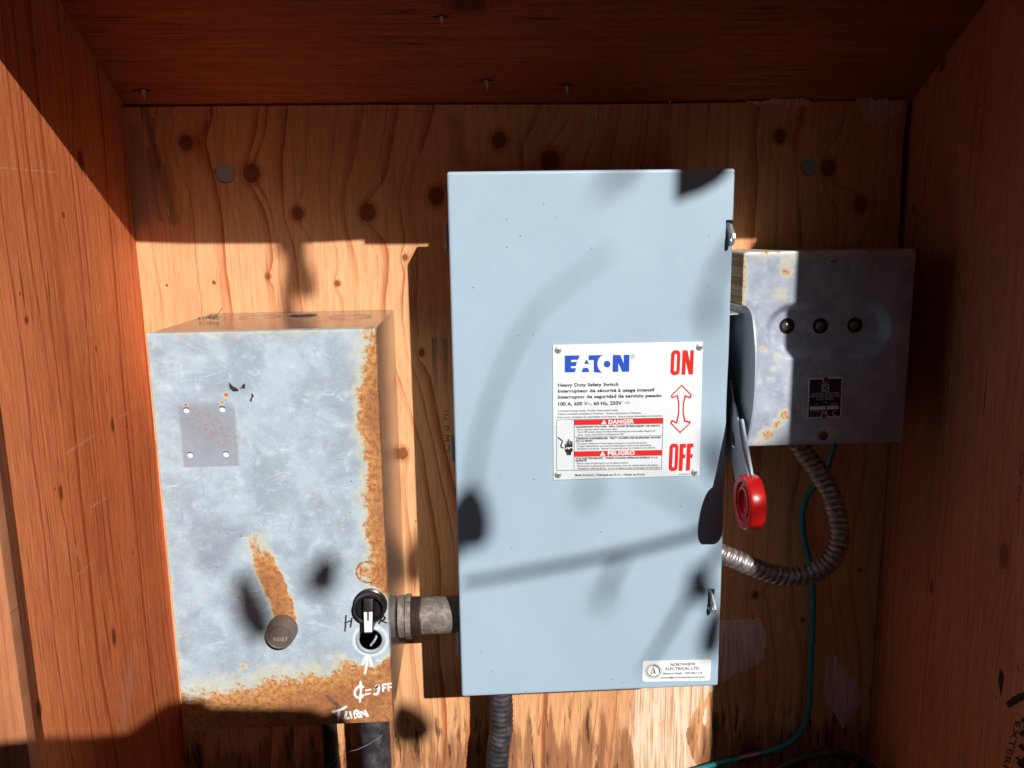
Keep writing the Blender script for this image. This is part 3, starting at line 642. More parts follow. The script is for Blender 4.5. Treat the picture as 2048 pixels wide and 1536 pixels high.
# ON / arrows / OFF
def rr(x0, y0, x1, y1, r, n=6):
    out = []
    for cx, cy, a0 in ((x1 - r, y0 + r, -90), (x1 - r, y1 - r, 0), (x0 + r, y1 - r, 90), (x0 + r, y0 + r, 180)):
        out += [(cx + r * math.cos(R_(a0 + 90 * i / n)), cy + r * math.sin(R_(a0 + 90 * i / n))) for i in range(n + 1)]
    return out
sh = lambda L, dx, dy: [(x + dx - (y) * .045, y + dy - x * .012) for x, y in L]
on = (1312, 160)
Pz(sh(rr(-18, -4, 78, 252, 42), *on), RED, 'letter', [sh(rr(18, 34, 44, 214, 12), *on)])
Pz(sh([(98, -2), (148, -2), (178, 120), (178, -2), (214, -2), (214, 246), (172, 246), (136, 110), (136, 248), (98, 248)], *on), RED, 'letter')
of = (1296, 1112)
Pz(sh(rr(-18, 0, 74, 282, 40), *of), RED, 'letter', [sh(rr(17, 38, 41, 244, 11), *of)])
Pz(sh([(86, 4), (150, 2), (150, 44), (124, 45), (124, 112), (146, 112), (146, 152), (124, 152), (124, 280), (86, 281)], *of), RED, 'letter')
Pz(sh([(160, 2), (226, 0), (226, 42), (200, 43), (200, 110), (222, 110), (222, 148), (200, 149), (200, 278), (160, 279)], *of), RED, 'letter')
ar = [(1400, 507), (1507, 613), (1490, 652), (1442, 634), (1426, 700), (1424, 800), (1438, 872), (1497, 886), (1490, 905), (1384, 1008), (1281, 902), (1298, 868), (1345, 890), (1362, 800), (1364, 700), (1350, 628), (1300, 652), (1287, 620)]
cxm, cym = 1393, 757
ain = [(1400, 524), (1488, 612), (1482, 632), (1430, 613), (1412, 700), (1410, 800), (1424, 886), (1478, 902), (1384, 990), (1300, 905), (1304, 888), (1356, 910), (1376, 800), (1378, 700), (1362, 610), (1302, 634), (1304, 622)]
Pz(ar, RED, 'arrow', [ain])
for q in ((136, 152), (1583, 122), (134, 1430), (1531, 1403)):
    p = at(*zz(*q), YP); prof = [(.0034, .0002), (.0034, .0006), (.0029, .0012), (.0017, .0015), (.0004, .0016)]
    s_ = mk('screw', lathe(prof, (p.x, YP, p.z), (0, -1, 0), 20), STEEL, sw, smooth=True)
    mk('screw_slot', join(box(p.x - .0015, p.x + .0015, YP - .0018, YP - .0008, p.z - .0003, p.z + .0003), box(p.x - .0003, p.x + .0003, YP - .00175, YP - .0008, p.z - .0015, p.z + .0015)), DKST, s_)
# contractor's sticker
zq = lambda x, y: (1270 + x / 12.047, 1300 + y / 12.047)
YS = -BD - .0003
st_ = mk('sticker', sheet(pxpoly([zq(*q) for q in [(205, 268), (250, 262), (1790, 230), (1828, 245), (1838, 285), (1812, 690), (1795, 722), (1755, 736), (235, 765), (190, 752), (176, 715), (190, 310)]], YS), XZ, YS), WHITE, sw)
YT = YS - .0003
def Tq(body, x0, y0, x1, y1, cap, bold=0.0):
    mk('lettering', text(body, *zq(x0, y0), *zq(x1, y1), cap / 12.047, YT, bold), BLACK, st_)
Tq('NORTHVIEW', 862, 386, 1455, 368, 66, .012); Tq('ELECTRICAL LTD.', 742, 487, 1565, 470, 66, .012)
Tq('Richard Haak', 684, 594, 1130, 584, 54, .008); Tq('250-540-1118', 1208, 578, 1618, 572, 50, .008); Tq('richard@northviewelectrical.com', 612, 690, 1675, 668, 48, .008)
def ringq(cx, cy, r, w_, n=40): return pxpoly([zq(cx + r * math.cos(2 * math.pi * i / n), cy + r * .92 * math.sin(2 * math.pi * i / n)) for i in range(n)], YT), pxpoly([zq(cx + (r - w_) * math.cos(2 * math.pi * i / n), cy + (r - w_) * .92 * math.sin(2 * math.pi * i / n)) for i in range(n)], YT)
for r, w_ in ((192, 9), (158, 11)):
    o, h = ringq(445, 512, r, w_); pts = o + h; tr = tessellate_polygon([[Vector((a, b, 0)) for a, b in l] for l in (o, h)])
    mk('emblem_ring', ([(a, YT, b) for a, b in pts], [tuple(t) for t in tr]), BLACK, st_)
mk('emblem_arrow', sheet(pxpoly([zq(*q) for q in ((448, 418), (502, 578), (452, 545))], YT), XZ, YT), BLACK, st_)
mk('emblem_arrow', stroke([zq(448, 418), zq(386, 576), zq(452, 545)], .8, YT), BLACK, st_)
mk('emblem_text', stroke([zq(440, 370), zq(470, 372), zq(530, 400), zq(585, 455), zq(592, 540)], 2.2, YT), GREYINK, st_)
mk('emblem_text', stroke([zq(345, 600), zq(400, 640), zq(470, 648), zq(545, 605)], 1.5, YT), GREYINK, st_)
# side handle: curved guard, lever and red grip
XG = .2745
arcp = [(1483, 612), (1493, 611), (1502, 620), (1508, 640), (1512.5, 690), (1513, 740), (1511, 790), (1506, 835), (1498, 872), (1489, 900), (1478, 935)]
ga = [(q.y, q.z) for q in (atx(u, v, XG) for u, v in arcp)]
ga = [(q.x, q.y) for q in smooth_path([Vector((a, b, 0)) for a, b in ga], 4)]
gd = slab(ga + [(-.055, ga[-1][1]), (-.055, ga[0][1])], [], YZ, XG - .0014, XG + .0006)
mk('handle_guard', gd, ENAMEL2, sw)
zt_ = atx(1480, 624, XG).z
mk('guard_bracket', box(BX1 - .009, XG - .0015, -.150, -.05, zt_ - .0015, zt_), STEEL, sw)
XA = .2660
la = [(q.y, q.z) for q in (atx(u, v, XA) for u, v in ((1461, 760), (1467, 800), (1472, 815), (1478, 842), (1486, 895), (1501, 962), (1484, 985), (1472, 960), (1460, 900), (1452, 850), (1450, 790)))]
lh = [(q.y, q.z) for q in (atx(u, v, XA) for u, v in ((1468, 862), (1472, 885), (1469, 897), (1465, 890), (1464, 870)))]
mk('lever', slab(la, [lh], YZ, XA - .0008, XA + .0008), ENAMEL2, sw)
la2 = [(q.y, q.z) for q in (atx(u, v, XA + .0025) for u, v in ((1482, 838), (1486, 838), (1506, 950), (1500, 951)))]
mk('lever', slab(la2, [], YZ, XA + .0009, XA + .0032), ENAMEL2, sw)
gc = atx(1483, 1004, .2600)
gr = mk('red_grip', lathe([(.0004, .0050), (.0085, .0050), (.0090, .0040), (.0120, .0040), (.0125, .0010), (.0150, .0010), (.0155, .0032), (.0195, .0032), (.0200, .0008), (.0255, .0), (.0266, .0010), (.0270, .0025), (.0270, .0138), (.0262, .0154), (.0245, .0160), (.0004, .0160)], gc, (1, .0, 0), 56), REDP, sw, smooth=True)

# ================================================================== OLD GALVANISED STARTER BOX
sb = thing('starter_box', 'old galvanised starter box rusting along its right and bottom edges', 'electrical box', LO)
fr_ = mk('front_cover', box(LX0, LX1, -LD, -LD + .016, LZ0, LZ1), GALV, sb, bevel=.0014)
def cylx(u, v, r, d0, d1, n=28):
    p = at(u, v, -LD); return lathe([(r, d0), (r, d1)], (p.x, -LD, p.z), (0, 1, 0), n)
cut(fr_, [box(LX0 + .003, LX1 - .003, -LD + .0014, -LD + .03, LZ0 + .003, LZ1 - .003)])
cut(fr_, [cylx(741, 1280, .0112, -.01, .01)] + [cylx(u, v, .0030, -.01, .01, 16) for u, v in ((372.5, 820.5), (444.5, 818.5), (380, 910), (452, 908.5))])
bd = mk('body', box(LX0 + .0005, LX1 - .0005, -LD + .0165, -.001, LZ0 + .0005, LZ1 - .0005), GALVS, sb)
cut(bd, [box(LX0 + .002, LX1 - .002, -LD, -.004, LZ0 + .002, LZ1 - .002)])
p = at(360, 940, -LD); q = at(470, 795, -LD)
mk('inner_plate', box(p.x, q.x, -LD + .0030, -LD + .0040, p.z, q.z), WHITE, sb)
p = at(744, 1290, -LD); mk('wire_end', tube(smooth_path([(p.x + .006, -LD + .03, p.z + .016), (p.x + .003, -LD + .014, p.z + .002), (p.x - .003, -LD + .010, p.z - .006)], 5), .0013, 8), STEEL, sb, smooth=True)
# reset button
b0 = at(566, 1257, -LD)
rs_ = mk('reset_button', lathe([(.0146, 0), (.0148, .003), (.0136, .0150), (.0130, .0165), (.0118, .0168), (.0112, .0163), (.0101, .0163), (.0097, .0152), (.0093, .0162), (.0003, .0164)], (b0.x, -LD, b0.z), (0, -1, 0), 48), BRNP, sb, smooth=True, autosm=30)
mk('lettering', text('RESET', 547, 1282, 576, 1282, 7, -LD - .0167), WORN, rs_)
# selector switch
s0 = at(741, 1208, -LD)
sel = mk('selector_switch', lathe([(.0165, 0), (.0168, .003), (.0152, .004), (.0152, .012), (.0140, .0135), (.0128, .0125), (.0124, .0060), (.0003, .0058)], (s0.x, -LD, s0.z), (0, -1, 0), 44), BLKP, sb, smooth=True, autosm=30)
def wedge(cx, z0, z1, w0, w1, y0, y1, yy1):
    return ([(cx - w0, y0, z0), (cx + w0, y0, z0), (cx + w1, y0, z1), (cx - w1, y0, z1), (cx - w0 * .8, y1, z0), (cx + w0 * .8, y1, z0), (cx + w1 * .8, yy1, z1), (cx - w1 * .8, yy1, z1)], [(0, 1, 2, 3), (4, 5, 6, 7), (0, 1, 5, 4), (1, 2, 6, 5), (2, 3, 7, 6), (3, 0, 4, 7)])
mk('selector_lever', wedge(s0.x, s0.z - .0185, s0.z + .0125, .0050, .0058, -LD - .004, -LD - .0255, -LD - .0150), BLKP, sel, bevel=.0008)
wy = lambda z: -LD - .0150 - (.0105) * (s0.z + .0125 - z) / .031 - .0004
V = [(s0.x - .0040, wy(s0.z + .001), s0.z + .001), (s0.x + .0042, wy(s0.z + .001), s0.z + .001), (s0.x + .0036, wy(s0.z - .0165), s0.z - .0165), (s0.x - .0034, wy(s0.z - .0165), s0.z - .0165)]
V += [(x, y - .0008, z) for x, y, z in V]
mk('white_insert', (V, [(0, 1, 2, 3), (4, 5, 6, 7), (0, 1, 5, 4), (1, 2, 6, 5), (2, 3, 7, 6), (3, 0, 4, 7)]), WHP, sel)
V = [(s0.x - .0010, wy(s0.z + .009) - .0010, s0.z + .009), (s0.x + .0010, wy(s0.z + .009) - .0010, s0.z + .009), (s0.x + .0008, wy(s0.z - .0065) - .0012, s0.z - .0065), (s0.x - .0008, wy(s0.z - .0065) - .0012, s0.z - .0065)]
mk('insert_groove', (V + [(x, y + .002, z) for x, y, z in V], [(0, 1, 2, 3), (4, 5, 6, 7), (0, 1, 5, 4), (1, 2, 6, 5), (2, 3, 7, 6), (3, 0, 4, 7)]), BLKP, sel)
hb = at(741, 1280, -LD)
mk('hole_rim', lathe([(.0113, 0), (.0125, .0012), (.0140, .0008), (.0150, 0)], (hb.x, -LD - .0002, hb.z), (0, -1, 0), 36, closed=True), ENAMEL2, sb, smooth=True)
# handwriting
YH = -LD - .0004
hw = lambda L, wd, mat: mk('handwriting', join(*[stroke(P, wd, YH - .00012 * i) for i, P in enumerate(L)]), mat, fr_)
hw([[(735, 1315), (733, 1330), (730, 1347)], [(725, 1329), (731, 1314), (736, 1312), (741, 1322), (744, 1333)]], 4.8, PAINTW)
hw([[(721, 1363), (722, 1380), (720, 1404)], [(727, 1374), (718, 1373), (710, 1382), (711, 1392), (720, 1396), (727, 1390)], [(732, 1381), (741, 1379)], [(731, 1389), (740, 1387)], [(754, 1371), (750, 1379), (757, 1371), (757, 1381), (754, 1388), (748, 1388)], [(765, 1369), (766, 1382)], [(765, 1370), (772, 1368)], [(766, 1376), (771, 1375)], [(776, 1368), (777, 1381)], [(776, 1368), (782, 1367)], [(777, 1375), (782, 1374)]], 4.8, PAINTW)
hw([[(665, 1424), (680, 1420), (693, 1413)], [(678, 1419), (677, 1432), (676, 1441)], [(693, 1424), (691, 1436), (698, 1436)], [(700, 1424), (703, 1436)], [(711, 1436), (709, 1424), (714, 1421), (717, 1426), (711, 1430), (720, 1434)], [(723, 1434), (721, 1424), (736, 1432)], [(730, 1421), (736, 1432)]], 4.8, PAINTW)
hw([[(692, 1231), (690, 1262)], [(704, 1236), (701, 1254)], [(690, 1246), (703, 1241)]], 3.8, MARK)
hw([[(766, 1231), (758, 1247)], [(766, 1231), (770, 1237), (763, 1242)], [(763, 1242), (774, 1246)]], 3.8, MARK)
hw([[(752, 1322), (756, 1320), (760, 1323), (764, 1320)]], 1.2, PAINTW)
mk('peeled_spot', join(*[sheet(pxpoly(P, YH), XZ, YH) for P in ([(457, 764), (465, 772), (476, 778), (477, 782), (466, 783), (459, 776)], [(484, 770), (490, 767), (490, 778), (485, 776), (478, 778), (484, 773)], [(502, 786), (508, 791), (504, 797), (503, 804), (499, 801), (503, 794)])]), MARK, fr_)
# top: knockout disc
tp = at(606, 628, -.06); tp = Vector((atn(606, 629, Vector((0, 0, LZ1)), Vector((0, 0, 1))).x, atn(606, 629, Vector((0, 0, LZ1)), Vector((0, 0, 1))).y, LZ1))
mk('knockout_disc', lathe([(.0155, .0002), (.0160, .0008), (.0150, .0018), (.0003, .0016)], tp, (0, 0, 1), 32), GALVS, sb, smooth=True)
for i, uu in enumerate((520, 700)):
    q = atn(uu, 633, Vector((0, 0, LZ1)), Vector((0, 0, 1)))
    mk('knockout_ring', lathe([(.021, .0001), (.021, .0004), (.022, .0004), (.022, .0001)], (q.x, q.y, LZ1), (0, 0, 1), 36, closed=True), GALVS, sb)
# dried leaf litter on top
lt = atn(418, 641, Vector((0, 0, LZ1)), Vector((0, 0, 1)))
deb = []
for i in range(46):
    a = random.uniform(0, 6.28); x = lt.x + random.gauss(0, .007); y = lt.y + random.gauss(0, .004); s = random.uniform(.0012, .003); z = LZ1 + .001 + random.uniform(0, .0035)
    deb.append(([(x, y, z), (x + s * math.cos(a), y + s * math.sin(a), z + s * .4), (x + s * math.cos(a + 1.2), y + s * math.sin(a + 1.2), z - s * .2), (x, y, z + s * .8)], [(0, 1, 2), (0, 1, 3), (1, 2, 3), (0, 2, 3)]))
deb.append(tube([(lt.x + .006, lt.y, LZ1 + .002), (lt.x + .014, lt.y + .004, LZ1 + .013)], .0005, 6))
m = Mt('dry_litter'); LIT = m.out(m.mix(m.noise(m.P, 700, 2), (.06, .04, .02), (.30, .22, .13)), rough=.9)
mk('dried_litter', join(*deb), LIT, loc=(lt.x, lt.y, LZ1), label='small clump of dried litter on top of the rusty box', cat='litter')

# ================================================================== GROUND DETECTOR (grey box at right)
gdx = thing('detector_box', 'grey ground detector box with three lamps, mostly in shade', 'electrical box', RO)
def rrect(x0, x1, z0, z1, r, n=6): return rr(x0, z0, x1, z1, r, n)
pc = at(1657, 660, -RD); pL = at(1529, 660, -RD).x; pR = at(1786, 655, -RD).x; hh = (at(1657, 602, -RD).z - at(1657, 719, -RD).z) / 2; xc = (pL + pR) / 2
def pill(inset, n=20):
    r = hh - inset; l = (pR - pL) / 2 - hh; out = []
    for i in range(n + 1): t = -math.pi / 2 + math.pi * i / n; out.append((xc + l + r * math.cos(t), pc.z + r * math.sin(t)))
    for i in range(n + 1): t = math.pi / 2 + math.pi * i / n; out.append((xc - l + r * math.cos(t), pc.z + r * math.sin(t)))
    return out
V = []; F = []
lo = [rrect(RX0 + i_, RX1 - i_, RZ0 + i_, RZ1 - i_, .003 + .001, 5) for i_ in (0, 0, .0006, .0022)]
ys = (-.001, -RD + .0024, -RD + .0007, -RD)
no = len(lo[0])
for l, y in zip(lo, ys): V += [(a, y, b) for a, b in l]
for k in range(3):
    for i in range(no): F.append((k * no + i, k * no + (i + 1) % no, (k + 1) * no + (i + 1) % no, (k + 1) * no + i))
prof = [(0, 0), (.0015, .0004), (.0035, .0020), (.0070, .0070), (.0095, .0102), (.0115, .0117), (.0135, .0120)]
base = len(V); rings = [pill(i_) for i_, d in prof]; npl = len(rings[0])
for rg_, (i_, d) in zip(rings, prof): V += [(a, -RD + d, b) for a, b in rg_]
for k in range(len(prof) - 1):
    for i in range(npl): F.append((base + k * npl + i, base + k * npl + (i + 1) % npl, base + (k + 1) * npl + (i + 1) % npl, base + (k + 1) * npl + i))
tr = tessellate_polygon([[Vector((a, b, 0)) for a, b in lo[3]], [Vector((a, b, 0)) for a, b in rings[0]]])
idx = [3 * no + i for i in range(no)] + [base + i for i in range(npl)]
F += [tuple(idx[i] for i in t) for t in tr]
lam = [at(u, v, -RD + .012) for u, v in ((1574, 652), (1641, 652), (1710, 650))]
hl_ = [circ(q.x, q.z, .0086, 24) for q in lam]; base2 = len(V)
for h in hl_: V += [(a, -RD + .012, b) for a, b in h]
tr = tessellate_polygon([[Vector((a, b, 0)) for a, b in rings[-1]]] + [[Vector((a, b, 0)) for a, b in h] for h in hl_])
idx = [base + (len(prof) - 1) * npl + i for i in range(npl)] + list(range(base2, base2 + 72))
F += [tuple(idx[i] for i in t) for t in tr]
F.append(tuple(range(no)))
mk('cover', (V, F), DET, gdx, smooth=True, autosm=35)
for q in lam:
    l_ = mk('lamp', lathe([(.0086, .0), (.0082, .010), (.0070, .011), (.0068, .004)], (q.x, -RD + .0122, q.z), (0, 1, 0), 28), BLKP, gdx, smooth=True, autosm=30)
    mk('lens', lathe([(.0062, .006), (.0060, .0), (.0048, -.0030), (.0026, -.0045), (.0003, -.0050)], (q.x - .0004, -RD + .0152, q.z), (0, 1, 0), 24), LENS, l_, smooth=True, autosm=60)
for (u, v, mt, r) in ((1664, 522, DET, .0050), (1646, 871, RUSTS, .0050)):
    q = at(u, v, -RD); s_ = mk('screw', lathe([(r, .0002), (r, .0010), (r * .8, .0020), (.0003, .0024)], (q.x, -RD, q.z), (0, -1, 0), 24), mt, gdx, smooth=True)
    mk('screw_slot', box(q.x - r * .75, q.x + r * .75, -RD - .0027, -RD - .0016, q.z - .0004, q.z + .0004), BLKP, s_)
zn = lambda x, y: (1600 + x / 10.97, 740 + y / 10.97)
YN = -RD - .0006
npoly = [(195, 180), (940, 158), (898, 1035), (160, 1058)]
npl_ = mk('nameplate', slab(pxpoly([zn(*q) for q in npoly], YN), [], XZ, YN, -RD - .0001), ALUM, gdx)
def Pn(L, mat, dy=.0003, name='print'): mk(name, sheet(pxpoly([zn(*q) for q in L], YN - dy), XZ, YN - dy), mat, npl_)
Pn([(218, 210), (480, 202), (512, 288), (612, 288), (648, 196), (915, 188), (878, 1012), (620, 1020), (585, 925), (480, 925), (436, 1030), (182, 1036)], DARKB, .0002)
def fr4(x0, y0, x1, y1, t):
    for L in ([(x0, y0), (x1, y0), (x1, y0 + t), (x0, y0 + t)], [(x0, y1 - t), (x1, y1 - t), (x1, y1), (x0, y1)], [(x0, y0 + t), (x0 + t, y0 + t), (x0 + t, y1 - t), (x0, y1 - t)], [(x1 - t, y0 + t), (x1, y0 + t), (x1, y1 - t), (x1 - t, y1 - t)]): Pn(L, ALUM, .0004, 'logo')
fr4(474, 310, 638, 472, 13)
mk('logo', text('D', *zn(512, 442), *zn(604, 440), 98 / 10.97, YN - .0004, .0), ALUM, npl_)
for b_, x0, y0, x1, y1, cp in (('GROUND DETECTOR', 252, 548, 858, 530, 44), ('DETECTEUR DE MISE', 228, 606, 876, 586, 42), ('A LA TERRE', 360, 658, 735, 648, 40), ('2 PH', 500, 728, 600, 724, 26), ('CAT.', 340, 765, 430, 762, 26), ('VOLTS', 655, 758, 800, 752, 26), ('A 25000-547-20', 232, 918, 620, 902, 26)):
    mk('lettering', text(b_, *zn(x0, y0), *zn(x1, y1), cp / 10.97, YN - .0004), ALUM, npl_)
Pn([(222, 802), (560, 790), (560, 864), (218, 880)], ALUM, .0004); Pn([(594, 790), (850, 780), (850, 858), (592, 866)], ALUM, .0004)
mk('mark', stroke([zn(790, 905), zn(745, 905), zn(715, 950), zn(745, 995), zn(790, 995)], 1.0, YN - .0004), ALUM, npl_)
for q in ((568, 215), (524, 1000)):
    c_ = at(*zn(*q), YN); mk('rivet', lathe([(.0029, .0), (.0028, .0008), (.0003, .0014)], (c_.x, YN - .0003, c_.z), (0, -1, 0), 18), RUSTS, npl_, smooth=True)

# ================================================================== CONDUITS AND WIRE
fp = [at(u, v, y) for u, v, y in ((1588, 866, -.058), (1600, 893, -.058), (1630, 935, -.060), (1660, 985, -.064), (1678, 1045, -.066), (1676, 1095, -.066), (1650, 1133, -.064), (1605, 1151, -.062), (1555, 1150, -.060), (1505, 1133, -.060), (1470, 1118, -.060), (1425, 1100, -.060))]
fp = resample(smooth_path(fp, 14), .00115)
PT = .0078
def ribs(i, s, a):
    t = ((s + a / (2 * math.pi) * PT) % PT) / PT
    return .0098 + .0018 * (1 - (2 * t - 1) ** 4) - (.0028 if t < .14 else 0)
mk('flexible_conduit', tube(fp, ribs, 22), FLEX, loc=(fp[0].x, fp[0].y, fp[0].z), smooth=True, autosm=False, label='ribbed flexible metal conduit looping from the detector box to the switch', cat='conduit')
wp_ = [at(u, v, y) for u, v, y in ((1672, 870, -.03), (1664, 905, -.022), (1648, 950, -.013), (1620, 985, -.010), (1606, 1020, -.009), (1608, 1075, -.009), (1621, 1130, -.009), (1626, 1190, -.010), (1625, 1260, -.010), (1621, 1340, -.009), (1618, 1410, -.009), (1608, 1452, -.009), (1582, 1484, -.009), (1540, 1502, -.009), (1490, 1514, -.009), (1430, 1529, -.009), (1370, 1546, -.009), (1300, 1560, -.009))]
wire = thing('ground_wire', 'green insulated ground wire running down the back panel', 'wire', (wp_[-1].x, -.009, wp_[-1].z))
mk('insulation', tube(smooth_path(wp_, 8), .0037, 12), GREEN, wire, smooth=True, autosm=False)
a, b = at(1478, 1517, -.009), at(1518, 1507, -.009)
mk('copper_strap', join(tube([a, a + (b - a) * .45, a + (b - a) * .5, b], lambda i, s, t: .0052 + (.0006 if i in (1, 2) else 0), 14), box(a.x + .006, b.x - .004, -.004, -.002, a.z - .009, b.z + .009)), COPPER, wire, smooth=True)
# coupling between the boxes
n0 = at(850, 1231, -.105); n0 = Vector((0, -.105, n0.z))
cp = thing('conduit_coupling', 'scuffed cast metal pipe coupling joining the rusty box to the grey switch', 'pipe coupling', (LX1, -.105, n0.z))
mk('pipe', lathe([(.0205, LX1 + .001), (.0205, BX0 + .010)], n0, (1, 0, 0), 44), CAST, cp, smooth=True)
mk('threads', lathe([(.0212, LX1 + .0150)] + [(.0212 + (.0006 if i % 2 else -.0004), LX1 + .0155 + i * .0012) for i in range(9)] + [(.0206, LX1 + .0265)], n0, (1, 0, 0), 44), DKST, cp, smooth=True)
V, F = lathe([(.0225, LX1 + .0008), (.0232, LX1 + .0015), (.0232, LX1 + .0080), (.0215, LX1 + .0090)], n0, (1, 0, 0), 44); mk('hub', (V, F), CAST, cp, smooth=True)
V = []; F = []
nn = 48
for x in (LX1 + .0092, LX1 + .0150):
    for i in range(nn):
        t = 2 * math.pi * i / nn; r = .0246 if (i // 4) % 2 == 0 else .0236; V.append(n0 + Vector((x, r * math.cos(t), r * math.sin(t))))
for i in range(nn): F.append((i, (i + 1) % nn, nn + (i + 1) % nn, nn + i))
F += [tuple(range(nn)), tuple(range(nn, 2 * nn))]
mk('locknut', (V, F), CAST, cp)
# hoses going down
def hose(name, pts, r, label, mat, rib=0, pitch=.006, lump=.0):
    P = resample(smooth_path(pts, 10), .0016); ph = random.random() * 9
    def rad(i, s, a): return r + rib * math.sin(2 * math.pi * s / pitch) + lump * (math.sin(s * 210 + ph + 2 * math.sin(a)) + math.sin(3 * a + s * 90)) * .5
    return mk(name, tube(P, rad, 26), mat, loc=tuple(P[-1]), smooth=True, autosm=False, label=label, cat='conduit')
q = at(749, 1450, -.10); hose('hose', [(q.x, -.10, LZ0 + .004), (q.x, -.10, -.62), (q.x - .004, -.10, -.72), (q.x - .006, -.10, -.803)], .0170, 'thick dusty black hose below the rusty box', HOSE, lump=.0004)
q = at(657, 1460, -.06); hose('hose', [(q.x, -.06, LZ0 + .004), (q.x + .0015, -.06, -.62), (q.x + .003, -.06, -.72), (q.x + .003, -.06, -.803)], .0092, 'thin dark hose below the rusty box, half in shade', HOSE, lump=.0003)
q = at(1003, 1400, -.07); q2 = at(995, 1530, -.07); hose('hose', [(q.x, -.07, BZ0 + .012), (q.x - .0005, -.07, -.585), (q2.x, -.07, q2.z), (q2.x - .006, -.07, -.803)], .0133, 'ribbed black hose below the grey switch box', HOSE, rib=.0006, pitch=.0066, lump=.0006)
mk('cobweb_strand', tube(smooth_path([at(u, v, -.12) for u, v in ((640, 1545), (668, 1524), (700, 1503), (712, 1500), (738, 1488), (764, 1471))], 5), .00022, 5), SLUG, loc=tuple(at(700, 1503, -.12)), label='thin cobweb strand across the thick black hose', cat='cobweb')
# coil of black cable in the bottom right corner
cc = at(1652, 1504, -.045); coil = []
for k in range(4):
    Rk = .088 - .004 * (k % 2) - .011 * k; ctr = Vector((cc.x + .002, -.030 - .011 * (k % 3), cc.z - .088 - .004))
    coil.append(tube([ctr + Vector((Rk * math.cos(t), -.012 * math.sin(t), Rk * math.sin(t))) for t in (2 * math.pi * i / 72 for i in range(73))], .0052, 10, cap=False))
mk('cable_coil', join(*coil), HOSE, loc=(cc.x, -.03, cc.z - .18), smooth=True, autosm=False, label='coil of black cable in the dark bottom right corner', cat='cable')

# ================================================================== WHAT THROWS THE SHADOWS, BEHIND THE VIEWPOINT
def back(p, t): return Vector(p) + Vector((SA * t, -t, SB * t))
# added board standing in for the person at the camera, cut to their shadow
TB = -1.16
sil = [atx(u, v, XL) for u, v in ((20, 1482), (95, 1473), (180, 1473), (255, 1466), (300, 1432), (330, 1408), (362, 1399))] + [at(u, v, -LD) for u, v in ((388, 1400), (402, 1397), (420, 1412), (500, 1414), (620, 1416), (652, 1428), (668, 1417), (690, 1430), (702, 1452))]
sil = [back(p, p.y - TB) for p in sil]; q = at(673, 1520, 0); q = back(q, q.y - TB); q0 = at(671, 1465, 0); q0 = back(q0, -TB)
sil = [Vector((sil[0].x - .5, TB, sil[0].z - .02))] + sil + [q0, q]
sil = [(p.x, p.z) for p in sil]; sil.sort(key=lambda a: 0)
out_ = sil + [(sil[-1][0] + .02, -1.5), (sil[0][0], -1.5)]
mk('shadow_board', slab(out_, [], XZ, TB - .02, TB), W_GREY, loc=(0, TB, -1.5), label='added stand-in for the person behind the camera, shaped to cast the lower left shadow', cat='board')
# small tree behind: twigs and leaves
tree = thing('leafy_tree', 'young tree behind the viewpoint casting soft twig and leaf shadows', 'tree', (2.1, -2.9, -1.5))
TRK = smooth_path([(2.1, -2.9, -1.5), (2.05, -2.85, 0), (1.95, -2.8, 1.2), (1.7, -2.7, 2.3), (1.5, -2.6, 3.0)], 8)
mk('trunk', tube(TRK, lambda i, s, a: .07 - .011 * s, 12), BARK, tree, smooth=True)
def twig(P, Y, t, dia, t0_=1.0, t1_=1.0):
    q = [back(at(u, v, Y), t) for u, v in P]; n = len(q)
    mk('branch', tube(smooth_path(q, 6), lambda i, s, a: max(.0012, dia / 2 * (t0_ + (t1_ - t0_) * i / ((n - 1) * 6))), 8), BARK, tree, smooth=True)
    return q
def leaf(u, v, Y, t, wpx, hpx, ang=0.0):
    p = at(u, v, Y); c = back(p, t); k = (p - CAM).length / FPX; w_, h_ = wpx * k / 2, hpx * k / 2; pts = []; V = []
    for i in range(9):
        s = -1 + 2 * i / 8; ww = w_ * max(.02, (1 - s * s)) ** .5 * (1 - .2 * s)
        for e in (-1, 0, 1): V.append((e * ww, -abs(e) * ww * .25 + .05 * h_ * s * s, s * h_))
    ca, sa = math.cos(ang), math.sin(ang)
    V = [c + Vector((x * ca - z * sa, y, x * sa + z * ca)) for x, y, z in V]
    F = [(i * 3 + e, i * 3 + e + 1, i * 3 + e + 4, i * 3 + e + 3) for i in range(8) for e in (0, 1)]
    mk('leaf', (V, F), LEAF, tree, smooth=True)
YC = -BD
b1 = twig([(1225, 500), (1150, 556), (1085, 610), (1035, 680), (995, 770), (965, 860), (950, 940), (944, 1000)], YC, 2.5, .0066, .35, 1.0)
b2 = twig([(1262, 335), (1215, 372), (1180, 405)], YC, 2.9, .0085, 1, .4)
b3 = twig([(925, 1166), (1000, 1154), (1100, 1135), (1250, 1105), (1350, 1080), (1450, 1052)], YC, 1.75, .0100, .7, 1.0)
b4 = twig([(1425, 1120), (1372, 1200), (1332, 1270), (1285, 1345)], YC, 2.2, .0105, 1, .5)
b5 = twig([(1280, 955), (1340, 985), (1420, 1035)], YC, 3.1, .0070, .5, 1)
b6 = twig([(1245, 1110), (1225, 1150), (1205, 1195)], YC, 2.9, .0085)
b7 = twig([(1425, 560), (1420, 640), (1435, 760)], YC, 3.2, .007, 1, .5)
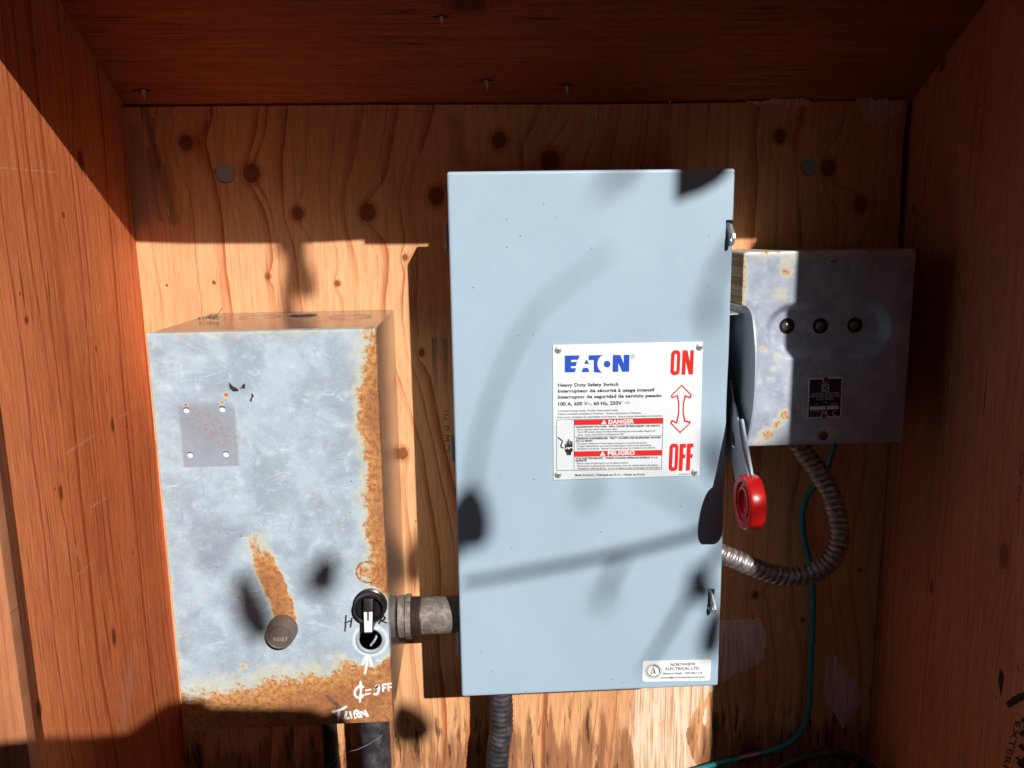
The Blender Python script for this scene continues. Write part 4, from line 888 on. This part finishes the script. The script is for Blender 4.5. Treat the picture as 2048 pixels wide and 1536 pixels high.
leaf(940, 1036, YC, 2.0, 92, 140, -.1); leaf(1402, 1168, YC, 2.2, 54, 84, .3); leaf(1428, 1262, YC, 2.1, 44, 120, -.2); leaf(1208, 1195, YC, 3.4, 30, 44, .3); leaf(1242, 342, YC, 3.4, 34, 60, -.8)
leaf(506, 1214, -LD, 2.2, 64, 150, .25); leaf(648, 1150, -LD, 2.3, 62, 96, -.4); leaf(430, 1095, -LD, 4.2, 46, 40, .4); leaf(1180, 985, YC, 3.4, 34, 46, 0)
leaf(1420, 620, YC, 3.4, 34, 70, 0); leaf(1430, 910, YC, 2.6, 36, 110, .25)
leaf(600, 540, 0, 1.5, 52, 120, .25); leaf(577, 590, 0, 1.5, 26, 110, -.05); leaf(585, 480, 0, 1.5, 60, 70, 0); leaf(822, 1446, 0, 2.0, 80, 92, .5); leaf(826, 1130, 0, 2.0, 40, 90, 0)
leaf(1006, 1470, 0, 2.2, 26, 60, .3)
p = [back(at(u, v, YC), 1.25) for u, v in ((1352, 300), (1352, 335), (1350, 402), (1400, 386), (1436, 366), (1462, 342), (1474, 300))]
mk('leaf', (p + [q + Vector((0, -.002, 0)) for q in p], [tuple(range(7)), tuple(range(7, 14))] + [(i, (i + 1) % 7, 7 + (i + 1) % 7, 7 + i) for i in range(7)]), LEAF, tree)
for e, k in ((b2[0], 30), (b3[-1], 22), (b4[0], 24), (b7[0], 28), (b5[-1], 22)):
    e2 = TRK[min(k, len(TRK) - 1)]
    mk('branch', tube(smooth_path([e, e + (e2 - e) * .35 + Vector((.1, 0, .03)), e2], 6), lambda i, s, a: .005 + .003 * s, 8), BARK, tree, smooth=True)

# leafy screen added unseen behind the viewpoint: keeps the low sky off the enclosure
V = []; F = []; nx, nz = 120, 26
for i in range(nx + 1):
    t = R_(-100 + 200 * i / nx)
    for j in range(nz + 1):
        f_ = j / nz; r = 5.2 + .35 * math.sin(i * .9 + j * .5) * math.sin(j * .8 + i * .23) + random.uniform(-.16, .16) - .5 * f_ * f_
        top = 1.70 + 3.2 * (1 - math.exp(-((t - R_(19)) / R_(24)) ** 2)) + .12 * math.sin(i * .7) + .06 * math.sin(i * 2.3)
        V.append((r * math.sin(t), -r * math.cos(t), -1.5 + (top + 1.5) * f_))
for i in range(nx):
    for j in range(nz):
        a_ = i * (nz + 1) + j; F.append((a_, a_ + 1, a_ + nz + 2, a_ + nz + 1))
off = len(V)
V += [(x * 1.25, y * 1.25, z) for x, y, z in V]
F += [tuple(q + off for q in reversed(f_)) for f_ in F[:]]
F += [(i * (nz + 1) + nz, (i + 1) * (nz + 1) + nz, off + (i + 1) * (nz + 1) + nz, off + i * (nz + 1) + nz) for i in range(nx)]
mk('sky_screen', (V, F), LEAF, loc=(0, -5.2, -1.5), label='dark leafy screen added behind the viewpoint to block the low sky', cat='sky_screen')
